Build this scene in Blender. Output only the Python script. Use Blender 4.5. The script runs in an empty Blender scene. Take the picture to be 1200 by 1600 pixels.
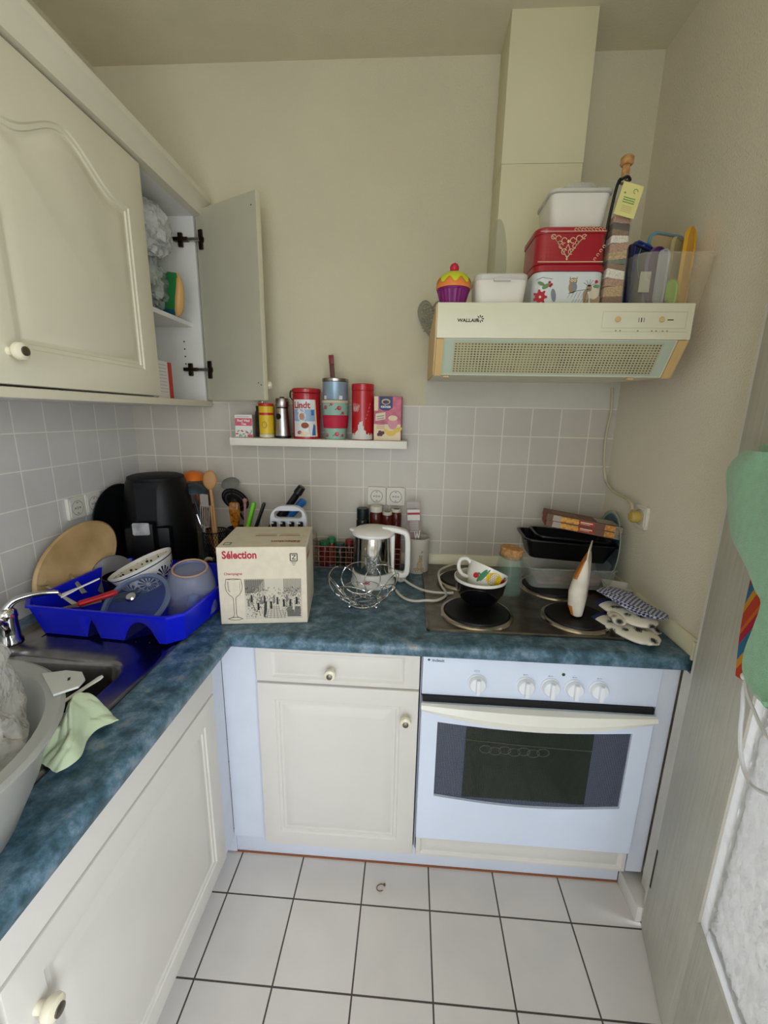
import bpy, bmesh, math, random
from mathutils import Vector, Matrix, noise
random.seed(7)
C = bpy.context.scene.collection
PI = math.pi
V = Vector

# ------------------------------------------------------------------ camera
CAM = V((1.0488, -1.5609, 1.3336)); YAW, PITCH, ROLL, FPX = -0.0598, -0.2264, 0.0191, 656.2
fw = V((math.sin(YAW)*math.cos(PITCH), math.cos(YAW)*math.cos(PITCH), math.sin(PITCH)))
rt = V((math.cos(YAW), -math.sin(YAW), 0)); up = rt.cross(fw)
Rv = rt*math.cos(ROLL) + up*math.sin(ROLL); Uv = up*math.cos(ROLL) - rt*math.sin(ROLL)
cd = bpy.data.cameras.new('camera'); cam = bpy.data.objects.new('camera', cd); C.objects.link(cam)
cd.sensor_fit = 'HORIZONTAL'; cd.sensor_width = 36; cd.lens = 36*FPX/1200; cd.clip_start = .02
cam.matrix_world = Matrix(((Rv.x, Uv.x, -fw.x, CAM.x), (Rv.y, Uv.y, -fw.y, CAM.y), (Rv.z, Uv.z, -fw.z, CAM.z), (0, 0, 0, 1)))
bpy.context.scene.camera = cam

# ------------------------------------------------------------------ light
vs = bpy.context.scene.view_settings
vs.view_transform = 'Standard'; vs.look = 'None'; vs.gamma = 1; vs.use_curve_mapping = False
vs.exposure = -0.04
bpy.context.scene.cycles.max_bounces = 10
bpy.context.scene.cycles.diffuse_bounces = 5
bpy.context.scene.cycles.transparent_max_bounces = 16
bpy.context.scene.cycles.sample_clamp_indirect = 6
SKY_UP, SKY_HOR, GROUND, SKY_S = (.60, .76, 1.0), (.84, .92, 1.0), (.60, .55, .40), 2.2
wd = bpy.data.worlds.new('world'); bpy.context.scene.world = wd; wd.use_nodes = True
nt = wd.node_tree; bg = nt.nodes['Background']
tc = nt.nodes.new('ShaderNodeTexCoord'); sx = nt.nodes.new('ShaderNodeSeparateXYZ'); cr = nt.nodes.new('ShaderNodeValToRGB')
mr = nt.nodes.new('ShaderNodeMapRange'); mr.inputs['From Min'].default_value = -1; mr.inputs['From Max'].default_value = 1
nt.links.new(tc.outputs['Generated'], sx.inputs[0]); nt.links.new(sx.outputs['Z'], mr.inputs['Value']); nt.links.new(mr.outputs[0], cr.inputs[0])
e = cr.color_ramp.elements
e[0].position = .44; e[0].color = (*[c*.5 for c in GROUND], 1); e[1].position = .53; e[1].color = (*SKY_HOR, 1)
e2 = e.new(1.0); e2.color = (*SKY_UP, 1)
nt.links.new(cr.outputs[0], bg.inputs[0]); bg.inputs[1].default_value = SKY_S

def area(name, loc, rot, sx_, sy_, power, col=(1, 1, 1)):
    l = bpy.data.lights.new(name, 'AREA'); l.shape = 'RECTANGLE'; l.size = sx_; l.size_y = sy_; l.energy = power; l.color = col
    o = bpy.data.objects.new(name, l); C.objects.link(o); o.location = loc; o.rotation_euler = rot
    return o
# daylight entering the balcony doorway in the right wall, and the window behind the photographer
area('daylight_doorway', (2.35, -1.30, 1.05), (0, math.radians(90), 0), 1.9, 1.3, 50, (.88, .92, 1.0))
area('added_side_light', (1.86, -2.15, 1.35), (0, math.radians(90), 0), 1.3, .9, 21, (.83, .885, 1.0))  # added lamp in an unseen opening, brightens the left wall and cabinet fronts
area('daylight_window', (.95, -2.96, 1.05), (math.radians(90), 0, 0), 1.0, 1.8, 20, (.80, .86, 1.0))

# ------------------------------------------------------------------ materials
def lin(h):
    h = h.lstrip('#'); r = []
    for i in (0, 2, 4):
        c = int(h[i:i+2], 16)/255
        r.append(c/12.92 if c <= .04045 else ((c+.055)/1.055)**2.4)
    return (*r, 1)
MATS = {}
def mat(name, hexc, rough=.5, metal=0, noise_=None, bump=None, alpha=1, coat=0, hex2=None, spec=.5, emit=None, trans=0, ior=1.45, sheen=0):
    if name in MATS: return MATS[name]
    m = bpy.data.materials.new(name); m.use_nodes = True; nt = m.node_tree; b = nt.nodes['Principled BSDF']
    b.inputs['Base Color'].default_value = lin(hexc); b.inputs['Roughness'].default_value = rough; b.inputs['Metallic'].default_value = metal
    b.inputs['Alpha'].default_value = alpha; b.inputs['Coat Weight'].default_value = coat; b.inputs['Specular IOR Level'].default_value = spec
    b.inputs['Transmission Weight'].default_value = trans; b.inputs['IOR'].default_value = ior
    b.inputs['Sheen Weight'].default_value = sheen
    t = nt.nodes.new('ShaderNodeTexCoord')
    if noise_ is None: noise_ = (14, .02)
    if noise_:
        n = nt.nodes.new('ShaderNodeTexNoise'); n.inputs['Scale'].default_value = noise_[0]; n.inputs['Detail'].default_value = 4
        nt.links.new(t.outputs['Object'], n.inputs['Vector'])
        mx = nt.nodes.new('ShaderNodeMix'); mx.data_type = 'RGBA'
        base = lin(hexc); k = noise_[1]
        A = tuple(max(0, c*(1-k)) for c in base[:3]) + (1,)
        Bc = lin(hex2) if hex2 else tuple(min(1, c*(1+k)) for c in base[:3]) + (1,)
        mx.inputs['A'].default_value = A; mx.inputs['B'].default_value = Bc
        rp = nt.nodes.new('ShaderNodeMapRange'); rp.inputs['From Min'].default_value = .35; rp.inputs['From Max'].default_value = .65
        nt.links.new(n.outputs['Fac'], rp.inputs['Value']); nt.links.new(rp.outputs[0], mx.inputs['Factor']); nt.links.new(mx.outputs['Result'], b.inputs['Base Color'])
    if bump:
        n2 = nt.nodes.new('ShaderNodeTexNoise'); n2.inputs['Scale'].default_value = bump[0]; n2.inputs['Detail'].default_value = 3
        bp = nt.nodes.new('ShaderNodeBump'); bp.inputs['Strength'].default_value = bump[1]; bp.inputs['Distance'].default_value = bump[2] if len(bump) > 2 else .002
        nt.links.new(t.outputs['Object'], n2.inputs['Vector']); nt.links.new(n2.outputs['Fac'], bp.inputs['Height']); nt.links.new(bp.outputs[0], b.inputs['Normal'])
    MATS[name] = m; return m
def glass(name, hexc='#e8f0ee', alpha=.22, rough=.05, **k):
    return mat(name, hexc, rough=rough, alpha=alpha, noise_=False, **k)

def tile_mat(name, ax, ay, offx, offy, w, h, mortar, c1, c2, cm, rough, linen=0):
    m = bpy.data.materials.new(name); m.use_nodes = True; nt = m.node_tree; b = nt.nodes['Principled BSDF']
    L = nt.links.new; g = nt.nodes.new('ShaderNodeNewGeometry'); s = nt.nodes.new('ShaderNodeSeparateXYZ'); L(g.outputs['Position'], s.inputs[0])
    cx = nt.nodes.new('ShaderNodeCombineXYZ')
    for k, (a, o) in enumerate(((ax, offx), (ay, offy))):
        mt = nt.nodes.new('ShaderNodeMath'); mt.operation = 'SUBTRACT'; mt.inputs[1].default_value = o - 60*(w, h)[k]
        L(s.outputs[a], mt.inputs[0]); L(mt.outputs[0], cx.inputs[k])
    br = nt.nodes.new('ShaderNodeTexBrick'); br.offset = 0; br.squash = 1
    for k, v in (('Scale', 1), ('Mortar Size', mortar), ('Mortar Smooth', .15), ('Bias', 0), ('Brick Width', w), ('Row Height', h)): br.inputs[k].default_value = v
    br.inputs['Color1'].default_value = lin(c1); br.inputs['Color2'].default_value = lin(c2); br.inputs['Mortar'].default_value = lin(cm)
    L(cx.outputs[0], br.inputs['Vector'])
    n = nt.nodes.new('ShaderNodeTexNoise'); n.inputs['Scale'].default_value = 9; n.inputs['Detail'].default_value = 6; L(g.outputs['Position'], n.inputs['Vector'])
    mx = nt.nodes.new('ShaderNodeMix'); mx.data_type = 'RGBA'; mx.blend_type = 'MULTIPLY'; mx.inputs['Factor'].default_value = 1
    mp = nt.nodes.new('ShaderNodeMapRange'); mp.inputs['To Min'].default_value = .88; mp.inputs['To Max'].default_value = 1.08; L(n.outputs['Fac'], mp.inputs['Value'])
    L(br.outputs['Color'], mx.inputs['A']); L(mp.outputs[0], mx.inputs['B']); L(mx.outputs['Result'], b.inputs['Base Color'])
    b.inputs['Roughness'].default_value = rough
    bp = nt.nodes.new('ShaderNodeBump'); bp.invert = True; bp.inputs['Strength'].default_value = .6; bp.inputs['Distance'].default_value = .0015
    L(br.outputs['Fac'], bp.inputs['Height'])
    if linen:
        w1 = nt.nodes.new('ShaderNodeTexNoise'); w1.inputs['Scale'].default_value = 160; L(g.outputs['Position'], w1.inputs['Vector'])
        b2 = nt.nodes.new('ShaderNodeBump'); b2.inputs['Strength'].default_value = .12; b2.inputs['Distance'].default_value = .001
        L(w1.outputs['Fac'], b2.inputs['Height']); L(bp.outputs[0], b2.inputs['Normal']); L(b2.outputs[0], b.inputs['Normal'])
    else: L(bp.outputs[0], b.inputs['Normal'])
    return m

# ------------------------------------------------------------------ mesh helper
def T(x=0, y=0, z=0): return Matrix.Translation((x, y, z))
def R(a, ax='Z'): return Matrix.Rotation(math.radians(a), 4, ax)
def align(d):      # matrix turning +Z to direction d
    return V(d).to_track_quat('Z', 'Y').to_matrix().to_4x4()
class B:
    def __init__(s, M=None): s.bm = bmesh.new(); s.M = M or Matrix()
    def _add(s, bm2, mi=0, M=None):
        me = bpy.data.meshes.new('tmp'); 
        for f in bm2.faces: f.material_index = mi
        bm2.to_mesh(me); bm2.free(); me.transform(s.M @ (M or Matrix())); s.bm.from_mesh(me); bpy.data.meshes.remove(me)
    def box(s, x0, x1, y0, y1, z0, z1, mi=0, bev=0, M=None, seg=2):
        b = bmesh.new(); bmesh.ops.create_cube(b, size=1)
        for v in b.verts: v.co = V(((x0+x1)/2+v.co.x*(x1-x0), (y0+y1)/2+v.co.y*(y1-y0), (z0+z1)/2+v.co.z*(z1-z0)))
        if bev: bmesh.ops.bevel(b, geom=b.edges[:], offset=bev, segments=seg, affect='EDGES', profile=.6)
        s._add(b, mi, M); return s
    def loft(s, rings, mi=0, M=None, cap0=True, cap1=True, closed=True, loop=False):
        b = bmesh.new(); vr = [[b.verts.new(p) for p in r] for r in rings]
        n = len(rings[0]); m = len(rings)
        for i in range(m if loop else m-1):
            a, c = vr[i], vr[(i+1) % m]
            for j in range(n if closed else n-1):
                k = (j+1) % n
                try: b.faces.new((a[j], a[k], c[k], c[j]))
                except ValueError: pass
        if not loop:
            if cap0: b.faces.new(vr[0][::-1])
            if cap1: b.faces.new(vr[-1])
        bmesh.ops.recalc_face_normals(b, faces=b.faces[:])
        s._add(b, mi, M); return s
    def lathe(s, prof, seg=32, mi=0, M=None, sx=1, sy=1):
        b = bmesh.new(); rows = []
        for r, z in prof:
            if r < 1e-6: rows.append([b.verts.new((0, 0, z))])
            else: rows.append([b.verts.new((r*sx*math.cos(2*PI*i/seg), r*sy*math.sin(2*PI*i/seg), z)) for i in range(seg)])
        for a, c in zip(rows, rows[1:]):
            for i in range(seg):
                k = (i+1) % seg
                if len(a) == 1 and len(c) == 1: continue
                if len(a) == 1: b.faces.new((a[0], c[k], c[i]))
                elif len(c) == 1: b.faces.new((a[i], a[k], c[0]))
                else: b.faces.new((a[i], a[k], c[k], c[i]))
        bmesh.ops.recalc_face_normals(b, faces=b.faces[:])
        s._add(b, mi, M); return s
    def cyl(s, r, z0, z1, mi=0, M=None, seg=24, r2=None, bev=0):
        r2 = r if r2 is None else r2
        if bev: p = [(0, z0), (r-bev, z0), (r, z0+bev), (r2, z1-bev), (r2-bev, z1), (0, z1)]
        else: p = [(0, z0), (r, z0), (r2, z1), (0, z1)]
        return s.lathe(p, seg, mi, M)
    def ball(s, r, mi=0, M=None, seg=16, sx=1, sy=1, sz=1):
        n = 10
        return s.lathe([(r*math.sin(PI*i/n) if 0 < i < n else 0, -r*sz*math.cos(PI*i/n)) for i in range(n+1)], seg, mi, M, sx, sy)
    def tube(s, pts, r, seg=8, mi=0, M=None, loop=False, smooth=0, rr=None):
        pts = [V(p) for p in pts]
        if smooth: pts = crv(pts, smooth, loop)
        n = len(pts); rings = []; prev = None
        for i, p in enumerate(pts):
            if loop: t = pts[(i+1) % n]-pts[i-1]
            else: t = pts[min(i+1, n-1)]-pts[max(i-1, 0)]
            t.normalize()
            if prev is None:
                a = t.orthogonal().normalized()
            else:
                a = prev - t*prev.dot(t)
                a = a.normalized() if a.length > 1e-6 else t.orthogonal().normalized()
            prev = a; c = t.cross(a); q = rr(i/(n-1 or 1))*r if rr else r
            rings.append([p+(a*math.cos(2*PI*k/seg)+c*math.sin(2*PI*k/seg))*q for k in range(seg)])
        return s.loft(rings, mi, M, loop=loop)
    def prism(s, poly, z0, z1, mi=0, M=None):
        return s.loft([[V((x, y, z0)) for x, y in poly], [V((x, y, z1)) for x, y in poly]], mi, M)
    def sheet(s, fn, nu, nv, mi=0, M=None, th=0.0):
        b = bmesh.new(); g = [[b.verts.new(fn(i/nu, j/nv)) for j in range(nv+1)] for i in range(nu+1)]
        for i in range(nu):
            for j in range(nv): b.faces.new((g[i][j], g[i+1][j], g[i+1][j+1], g[i][j+1]))
        bmesh.ops.recalc_face_normals(b, faces=b.faces[:])
        if th: bmesh.ops.solidify(b, geom=b.faces[:], thickness=th)
        s._add(b, mi, M); return s
    # decals: 2D print laid on a surface through fn(u, v, lift)
    def poly(s, pts, fn, mi, lift=.0004):
        b = bmesh.new(); b.faces.new([b.verts.new(fn(u, v, lift)) for u, v in pts]); s._add(b, mi); return s
    def rect(s, u0, v0, u1, v1, fn, mi, n=1, lift=.0004):
        return s.sheet(lambda a, c: fn(u0+(u1-u0)*a, v0+(v1-v0)*c, lift), n, 1, mi)
    def disc(s, u, v, ru, rv, fn, mi, lift=.0005, n=20, ang=0):
        ca, sa = math.cos(math.radians(ang)), math.sin(math.radians(ang))
        return s.poly([(u+ru*math.cos(t)*ca-rv*math.sin(t)*sa, v+ru*math.cos(t)*sa+rv*math.sin(t)*ca) for t in [2*PI*i/n for i in range(n)]], fn, mi, lift)
    def line(s, pts, w, fn, mi, lift=.0005):
        for (x0, y0), (x1, y1) in zip(pts, pts[1:]):
            L = math.hypot(x1-x0, y1-y0) or 1; nx, ny = -(y1-y0)/L*w/2, (x1-x0)/L*w/2
            s.poly([(x0+nx, y0+ny), (x0-nx, y0-ny), (x1-nx, y1-ny), (x1+nx, y1+ny)], fn, mi, lift)
        return s
    def text(s, body, u, v, size, fn, mi, lift=.0006, al='LEFT', bold=0, sx_=1, rot=0):
        cu = bpy.data.curves.new('t', 'FONT'); cu.body = body; cu.size = size; cu.align_x = al; cu.offset = bold; cu.resolution_u = 3
        o = bpy.data.objects.new('t', cu); C.objects.link(o)
        dg = bpy.context.evaluated_depsgraph_get(); me = bpy.data.meshes.new_from_object(o.evaluated_get(dg))
        bpy.data.objects.remove(o); bpy.data.curves.remove(cu)
        b = bmesh.new(); b.from_mesh(me); bpy.data.meshes.remove(me)
        cr_, sr_ = math.cos(math.radians(rot)), math.sin(math.radians(rot))
        for q in b.verts:
            x, y = q.co.x*sx_, q.co.y
            q.co = fn(u+x*cr_-y*sr_, v+x*sr_+y*cr_, lift)
        s._add(b, mi); return s
    def build(s, name, mats, parent=None, M=None, bevel=0):
        me = bpy.data.meshes.new(name); bmesh.ops.remove_doubles(s.bm, verts=s.bm.verts[:], dist=1e-6) if 0 else None
        s.bm.to_mesh(me); s.bm.free()
        if not isinstance(mats, (list, tuple)): mats = [mats]
        for m in mats: me.materials.append(m)
        for p in me.polygons: p.use_smooth = True
        me.set_sharp_from_angle(angle=math.radians(38))
        o = bpy.data.objects.new(name, me); C.objects.link(o)
        if parent: o.parent = parent
        if M is not None: o.matrix_local = M
        if bevel:
            md = o.modifiers.new('bevel', 'BEVEL'); md.width = bevel; md.segments = 2; md.limit_method = 'ANGLE'
        return o
def crv(pts, k, loop=False):
    out = []; n = len(pts)
    for i in range(n if loop else n-1):
        g = (lambda j: pts[j % n]) if loop else (lambda j: pts[max(0, min(n-1, j))])
        p0, p1, p2, p3 = g(i-1), g(i), g(i+1), g(i+2)
        for q in range(k):
            t = q/k
            out.append(.5*((2*p1)+(p2-p0)*t+(2*p0-5*p1+4*p2-p3)*t*t+(3*p1-p0-3*p2+p3)*t*t*t))
    if not loop: out.append(pts[-1])
    return out
def rrect(w, d, r, z=0, n=5, cx=0, cy=0):
    pts = []; r = min(r, w/2-1e-4, d/2-1e-4)
    for (sx_, sy_, a0) in ((1, 1, 0), (-1, 1, 90), (-1, -1, 180), (1, -1, 270)):
        for i in range(n+1):
            a = math.radians(a0+90*i/n)
            pts.append(V((cx+sx_*(w/2-r)+r*math.cos(a), cy+sy_*(d/2-r)+r*math.sin(a), z)))
    return pts
def tub(b, w0, d0, w1, d1, h, t, r, rim=0, mi=0, M=None, z0=0):   # open container
    f = lambda k, o=0: rrect(w0+(w1-w0)*k+o, d0+(d1-d0)*k+o, r, z0+h*k)
    rings = [f(0, -2*t*1.2), f(.02, 0), f(.5), f(1)]
    if rim:
        rings += [rrect(w1+2*rim, d1+2*rim, r+rim, z0+h-.002), rrect(w1+2*rim, d1+2*rim, r+rim, z0+h+.002)]
    rings += [rrect(w1-t, d1-t, r, z0+h+.002), f(.98, -2*t), f(.5, -2*t)]
    q = rrect(w0-2*t, d0-2*t, r, z0+t)
    rings += [q]
    b.loft(rings, mi, M); return b
def flat(o, ex, ez):        # print plane: origin, u direction, v direction
    o, ex, ez = V(o), V(ex).normalized(), V(ez).normalized(); n = ex.cross(ez)
    return lambda u, v, l: o+ex*u+ez*v+n*l
def wrap(r, z0=0, a0=-90):   # print around an upright cylinder, u=0 faces angle a0
    return lambda u, v, l: V(((r(v) if callable(r) else r)+l, 0, 0)).to_2d().length*V((math.cos(math.radians(a0)+u/(r(v) if callable(r) else r)), math.sin(math.radians(a0)+u/(r(v) if callable(r) else r)), 0))+V((0, 0, z0+v))
def tag(o, label, cat, group=None):
    o['label'] = label; o['category'] = cat
    if group: o['group'] = group
    return o
def thing(name, label, cat, loc=(0, 0, 0), rz=0, group=None, M=None):
    o = bpy.data.objects.new(name, None); C.objects.link(o); o.empty_display_size = .05
    o.location = loc; o.rotation_euler = (0, 0, math.radians(rz))
    if M is not None: o.matrix_world = M
    return tag(o, label, cat, group)
def struct(name, b, m):
    o = b.build(name, m); o['kind'] = 'structure'; return o
def dup(root, loc, rz=None, label=None):
    r = root.copy(); C.objects.link(r); r.location = loc
    if rz is not None: r.rotation_euler = (0, 0, math.radians(rz))
    if label: r['label'] = label
    for ch in list(root.children):
        c = ch.copy(); C.objects.link(c); c.parent = r
        for g in ch.children:
            d = g.copy(); C.objects.link(d); d.parent = c
    return r

# ------------------------------------------------------------------ shared materials
M_WALL = mat('wallpaper', '#d0cab0', .9, noise_=(3, .03), bump=(230, .55, .0025))
M_WALLR = mat('wallpaper_side', '#e0d8c4', .9, noise_=(3, .03), bump=(230, .7, .003))
M_CEIL = mat('ceiling_paint', '#d2cbb0', .95, bump=(200, .4, .002))
M_CAB = mat('cabinet_cream', '#d6d2ca', .42, noise_=(5, .02))
M_CABU = mat('cabinet_cream_upper', '#d5d0b8', .42, noise_=(5, .02))
M_MEL = mat('melamine_white', '#dedcd6', .35)
M_WHT = mat('appliance_white', '#d9e2f2', .28, noise_=(4, .02))
M_IVORY = mat('ivory_plastic', '#ded8bc', .4)
M_STEEL = mat('stainless_steel', '#a5a29c', .25, 1, noise_=(60, .1))
M_CHROME = mat('chrome', '#d8d8d8', .08, 1, noise_=False)
M_BLACK = mat('black_plastic', '#0c0c0e', .35)
M_BLACKM = mat('black_matte', '#111112', .7)
M_WHITEP = mat('white_plastic', '#eceae4', .35)
M_INK = mat('ink_black', '#1c1b1a', .6)
M_RED = mat('ink_red', '#a81e2c', .5)
M_GREEN = mat('ink_green', '#3f7d45', .6)
M_YEL = mat('ink_yellow', '#e2b41c', .5)
M_CORK = mat('cork', '#b98a55', .9, noise_=(90, .3))
M_WOOD = mat('beech_wood', '#b98a58', .6, noise_=(12, .18))
M_CLEAR = glass('clear_plastic', '#dfe2dc', .3, .15)
M_GLASS = glass('clear_glass', '#cfe0d6', .25, .04)
# ================================================================== THE ROOM
W = 1.765; ZC = 2.404; ZT = .772; TZ = 1.3695
P, X0, ZA, LY0 = .1003, .0728, 1.2677, -.0945
b = B(); b.box(-.15, 1.9, -3.0, .12, -.06, 0)
struct('floor', b, tile_mat('floor_tiles', 'X', 'Y', .5694, -.6681, .1913, .1878, .0022, '#dcd6d0', '#d8d2cb', '#4a443c', .38))
b = B(); b.box(-.15, 1.9, -3.0, .12, ZC, ZC+.08); struct('ceiling', b, M_CEIL)
b = B(); b.box(-.15, 1.9, .006, .12, 0, ZC); struct('wall_back', b, M_WALL)
b = B(); b.box(-.15, -.006, -3.0, .006, 0, ZC); struct('wall_left', b, M_WALL)
b = B(); b.box(W, W+.14, -.64, .006, 0, ZC); b.box(W, W+.14, -1.62, -.64, 2.06, ZC); b.box(W, W+.14, -1.70, -1.62, 0, ZC); b.box(W, W+.14, -2.60, -1.70, 0, .70); b.box(W, W+.14, -2.60, -1.70, 2.0, ZC); b.box(W, W+.14, -3.0, -2.60, 0, ZC)  # upper gap past the doorway is added for the side lamp
struct('wall_right', b, M_WALLR)
b = B(); b.box(-.15, .45, -3.1, -3.0, 0, ZC); b.box(1.45, 1.9, -3.1, -3.0, 0, ZC); b.box(.45, 1.45, -3.1, -3.0, 0, .15); b.box(.45, 1.45, -3.1, -3.0, 2.0, ZC)
struct('wall_front', b, M_WALL)
# tiled splashbacks
b = B(); b.box(0, W, 0, .006, ZT, TZ)
struct('trim_1', b, tile_mat('wall_tiles_back', 'X', 'Z', X0, ZA, P, P, .0019, '#c3bcae', '#beb7a9', '#e2dccb', .32, 1))
b = B(); b.box(-.006, 0, -2.4, .0, ZT, 1.40)
struct('trim_2', b, tile_mat('wall_tiles_left', 'Y', 'Z', LY0, ZA, P, P, .0019, '#d3d0c9', '#cecbc4', '#efebdf', .32, 1))
# lighter repair patch of wall under the hood
b = B(); b.box(1.10, W, -.0005, .006, TZ, 1.49); struct('trim_3', b, mat('patch_paint', '#c9c7b8', .8, bump=(230, .3, .002)))
# duct casing
b = B(); b.box(1.283, 1.513, -.14, .006, 2.045, ZC, 0, .001); b.box(1.284, 1.512, -.139, .006, 1.602, 2.0446, 0, .001)
struct('trim_4', b, mat('duct_paint', '#d5d0ae', .6, noise_=(4, .02)))
# baseboard + door casing on the right
b = B(); b.box(1.700, W, -.652, -.550, 0, .05, 0, .004); struct('baseboard_right', b, M_CAB)
M_DOORP = mat('door_paint_grain', '#c0bcae', .5, noise_=(8, .05))
nt = M_DOORP.node_tree; L = nt.links.new
n = nt.nodes.new('ShaderNodeTexNoise'); n.inputs['Scale'].default_value = 1; n.inputs['Detail'].default_value = 8; n.inputs['Distortion'].default_value = .4
mp = nt.nodes.new('ShaderNodeMapping'); mp.inputs['Scale'].default_value = (60, 60, 4); g = nt.nodes.new('ShaderNodeTexCoord')
L(g.outputs['Object'], mp.inputs[0]); L(mp.outputs[0], n.inputs['Vector']); bp_ = nt.nodes.new('ShaderNodeBump'); bp_.inputs['Strength'].default_value = .7; bp_.inputs['Distance'].default_value = .003
L(n.outputs['Fac'], bp_.inputs['Height']); L(bp_.outputs[0], nt.nodes['Principled BSDF'].inputs['Normal'])
b = B(); b.box(1.722, 1.90, -.655, -.640, 0, 2.06); b.box(1.722, 1.9, -1.65, -1.635, 0, 2.06); b.box(1.722, 1.9, -1.65, -.64, 2.06, 2.10)
b.box(1.745, W-.0005, -.64, -.612, .0505, 2.10); b.box(1.7445, W-.0005, -.612, -.585, .0505, .735)
struct('trim_5', b, M_CAB)
# glazed door standing ajar: hinge at (1.712,-.657), leaf swings 15.5 degrees into the room
A = 15.5
MD = T(1.712, -.657, 0) @ R(-90-A)           # local +X along the leaf, local +Y away from the room... 
door = bpy.data.objects.new('door_1', None); C.objects.link(door); door['kind'] = 'structure'; door.matrix_world = MD
GX0, GX1, GZ0, GZ1 = .245, .70, .368, 1.90
b = B()
b.box(.004, GX0, 0, .04, .004, 2.045, 0, .002); b.box(GX1, .86, 0, .04, .004, 2.045, 0, .002)
b.box(GX0, GX1, 0, .04, .004, GZ0, 0, .002); b.box(GX0, GX1, 0, .04, GZ1, 2.045, 0, .002)
b.box(.012, .018, -.0015, .0, .15, .27, 1)
b.build('door_leaf', [M_DOORP, mat('dark_slot', '#3a3029', .8)], door)
b = B(); w = .028
for x0, x1, z0, z1 in ((GX0, GX0+w, GZ0, GZ1), (GX1-w, GX1, GZ0, GZ1), (GX0+w, GX1-w, GZ0, GZ0+w), (GX0+w, GX1-w, GZ1-w, GZ1)):
    b.box(x0, x1, .004, .03, z0, z1, 0, .003)
BEAD = b
# hammered glass pane
pm = bpy.data.materials.new('hammered_glass'); pm.use_nodes = True; nt = pm.node_tree; L = nt.links.new
for q in list(nt.nodes):
    if q.type == 'BSDF_PRINCIPLED': nt.nodes.remove(q)
out = [q for q in nt.nodes if q.type == 'OUTPUT_MATERIAL'][0]
tl = nt.nodes.new('ShaderNodeBsdfTranslucent'); gl = nt.nodes.new('ShaderNodeBsdfGlossy'); df = nt.nodes.new('ShaderNodeBsdfDiffuse'); m1 = nt.nodes.new('ShaderNodeMixShader'); m2 = nt.nodes.new('ShaderNodeMixShader')
tl.inputs[0].default_value = (.74, .73, .71, 1); gl.inputs['Roughness'].default_value = .2; df.inputs[0].default_value = (.6, .6, .58, 1)
g = nt.nodes.new('ShaderNodeTexCoord'); mp = nt.nodes.new('ShaderNodeMapping'); mp.inputs['Scale'].default_value = (62, 62, 30); mp.inputs['Rotation'].default_value = (0, .5, 0)
vo = nt.nodes.new('ShaderNodeTexVoronoi'); vo.feature = 'SMOOTH_F1'; vo.inputs['Scale'].default_value = 1; vo.inputs['Smoothness'].default_value = .5
bp_ = nt.nodes.new('ShaderNodeBump'); bp_.inputs['Strength'].default_value = 1; bp_.inputs['Distance'].default_value = .014
L(g.outputs['Object'], mp.inputs[0]); L(mp.outputs[0], vo.inputs['Vector']); L(vo.outputs['Distance'], bp_.inputs['Height'])
for q in (tl, gl, df): L(bp_.outputs[0], q.inputs['Normal'])
m1.inputs[0].default_value = .25; m2.inputs[0].default_value = .15
L(tl.outputs[0], m1.inputs[1]); L(df.outputs[0], m1.inputs[2]); L(m1.outputs[0], m2.inputs[1]); L(gl.outputs[0], m2.inputs[2]); L(m2.outputs[0], out.inputs[0])
b = B()
def pane_relief(a, c):
    x = GX0+w-.004+(GX1-GX0-2*w+.008)*a; z = GZ0+w-.004+(GZ1-GZ0-2*w+.008)*c
    d_ = noise.voronoi(V(((x+z*.45)*62, z*30, 0)))[0]
    return V((x, .013-.010*min(1, (d_[1]-d_[0])*1.3)**.6*.8, z))
b.sheet(pane_relief, 110, 300); b.box(GX0+w-.004, GX1-w+.004, .0145, .018, GZ0+w-.004, GZ1-w+.004); b.build('window_pane', pm, door)
wbm = pm.copy(); wbm.name = 'bead_frosted'
for q in wbm.node_tree.nodes:
    if q.type == 'MAPPING': q.inputs['Scale'].default_value = (6, 6, 38); q.inputs['Rotation'].default_value = (0, .15, 0)
    if q.type == 'BUMP': q.inputs['Distance'].default_value = .012
BEAD.build('window_bead', wbm, door)
# door handle (the cloths hang from it)
b = B(); b.box(.60, .63, -.008, 0, .95, 1.13, 0, .003); b.tube([(.615, -.006, 1.09), (.615, -.05, 1.09), (.60, -.058, 1.09), (.50, -.058, 1.09)], .009, 10)
b.build('door_handle', M_CHROME, door)

# ================================================================== WORKTOP
wm = bpy.data.materials.new('worktop_laminate'); wm.use_nodes = True; nt = wm.node_tree; L = nt.links.new; bs = nt.nodes['Principled BSDF']
g = nt.nodes.new('ShaderNodeTexCoord'); n1 = nt.nodes.new('ShaderNodeTexNoise'); n1.inputs['Scale'].default_value = 27; n1.inputs['Detail'].default_value = 9; n1.inputs['Roughness'].default_value = .72
L(g.outputs['Object'], n1.inputs['Vector']); cr = nt.nodes.new('ShaderNodeValToRGB'); L(n1.outputs['Fac'], cr.inputs[0])
e = cr.color_ramp.elements; e[0].position = .30; e[0].color = lin('#233b45'); e[1].position = .72; e[1].color = lin('#a39f92')
for p_, c_ in ((.42, '#37545f'), (.52, '#4e6d7e'), (.60, '#6d8698'), (.66, '#8a877c')):
    q = e.new(p_); q.color = lin(c_)
L(cr.outputs[0], bs.inputs['Base Color']); bs.inputs['Roughness'].default_value = .36
b = B(); zt, zb, e0 = ZT, ZT-.035, .582
SX0, SX1, SY0, SY1 = .085, .452, -1.135, -.722
b.box(0, W, -e0, 0, zb, zt)                                           # back run
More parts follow.
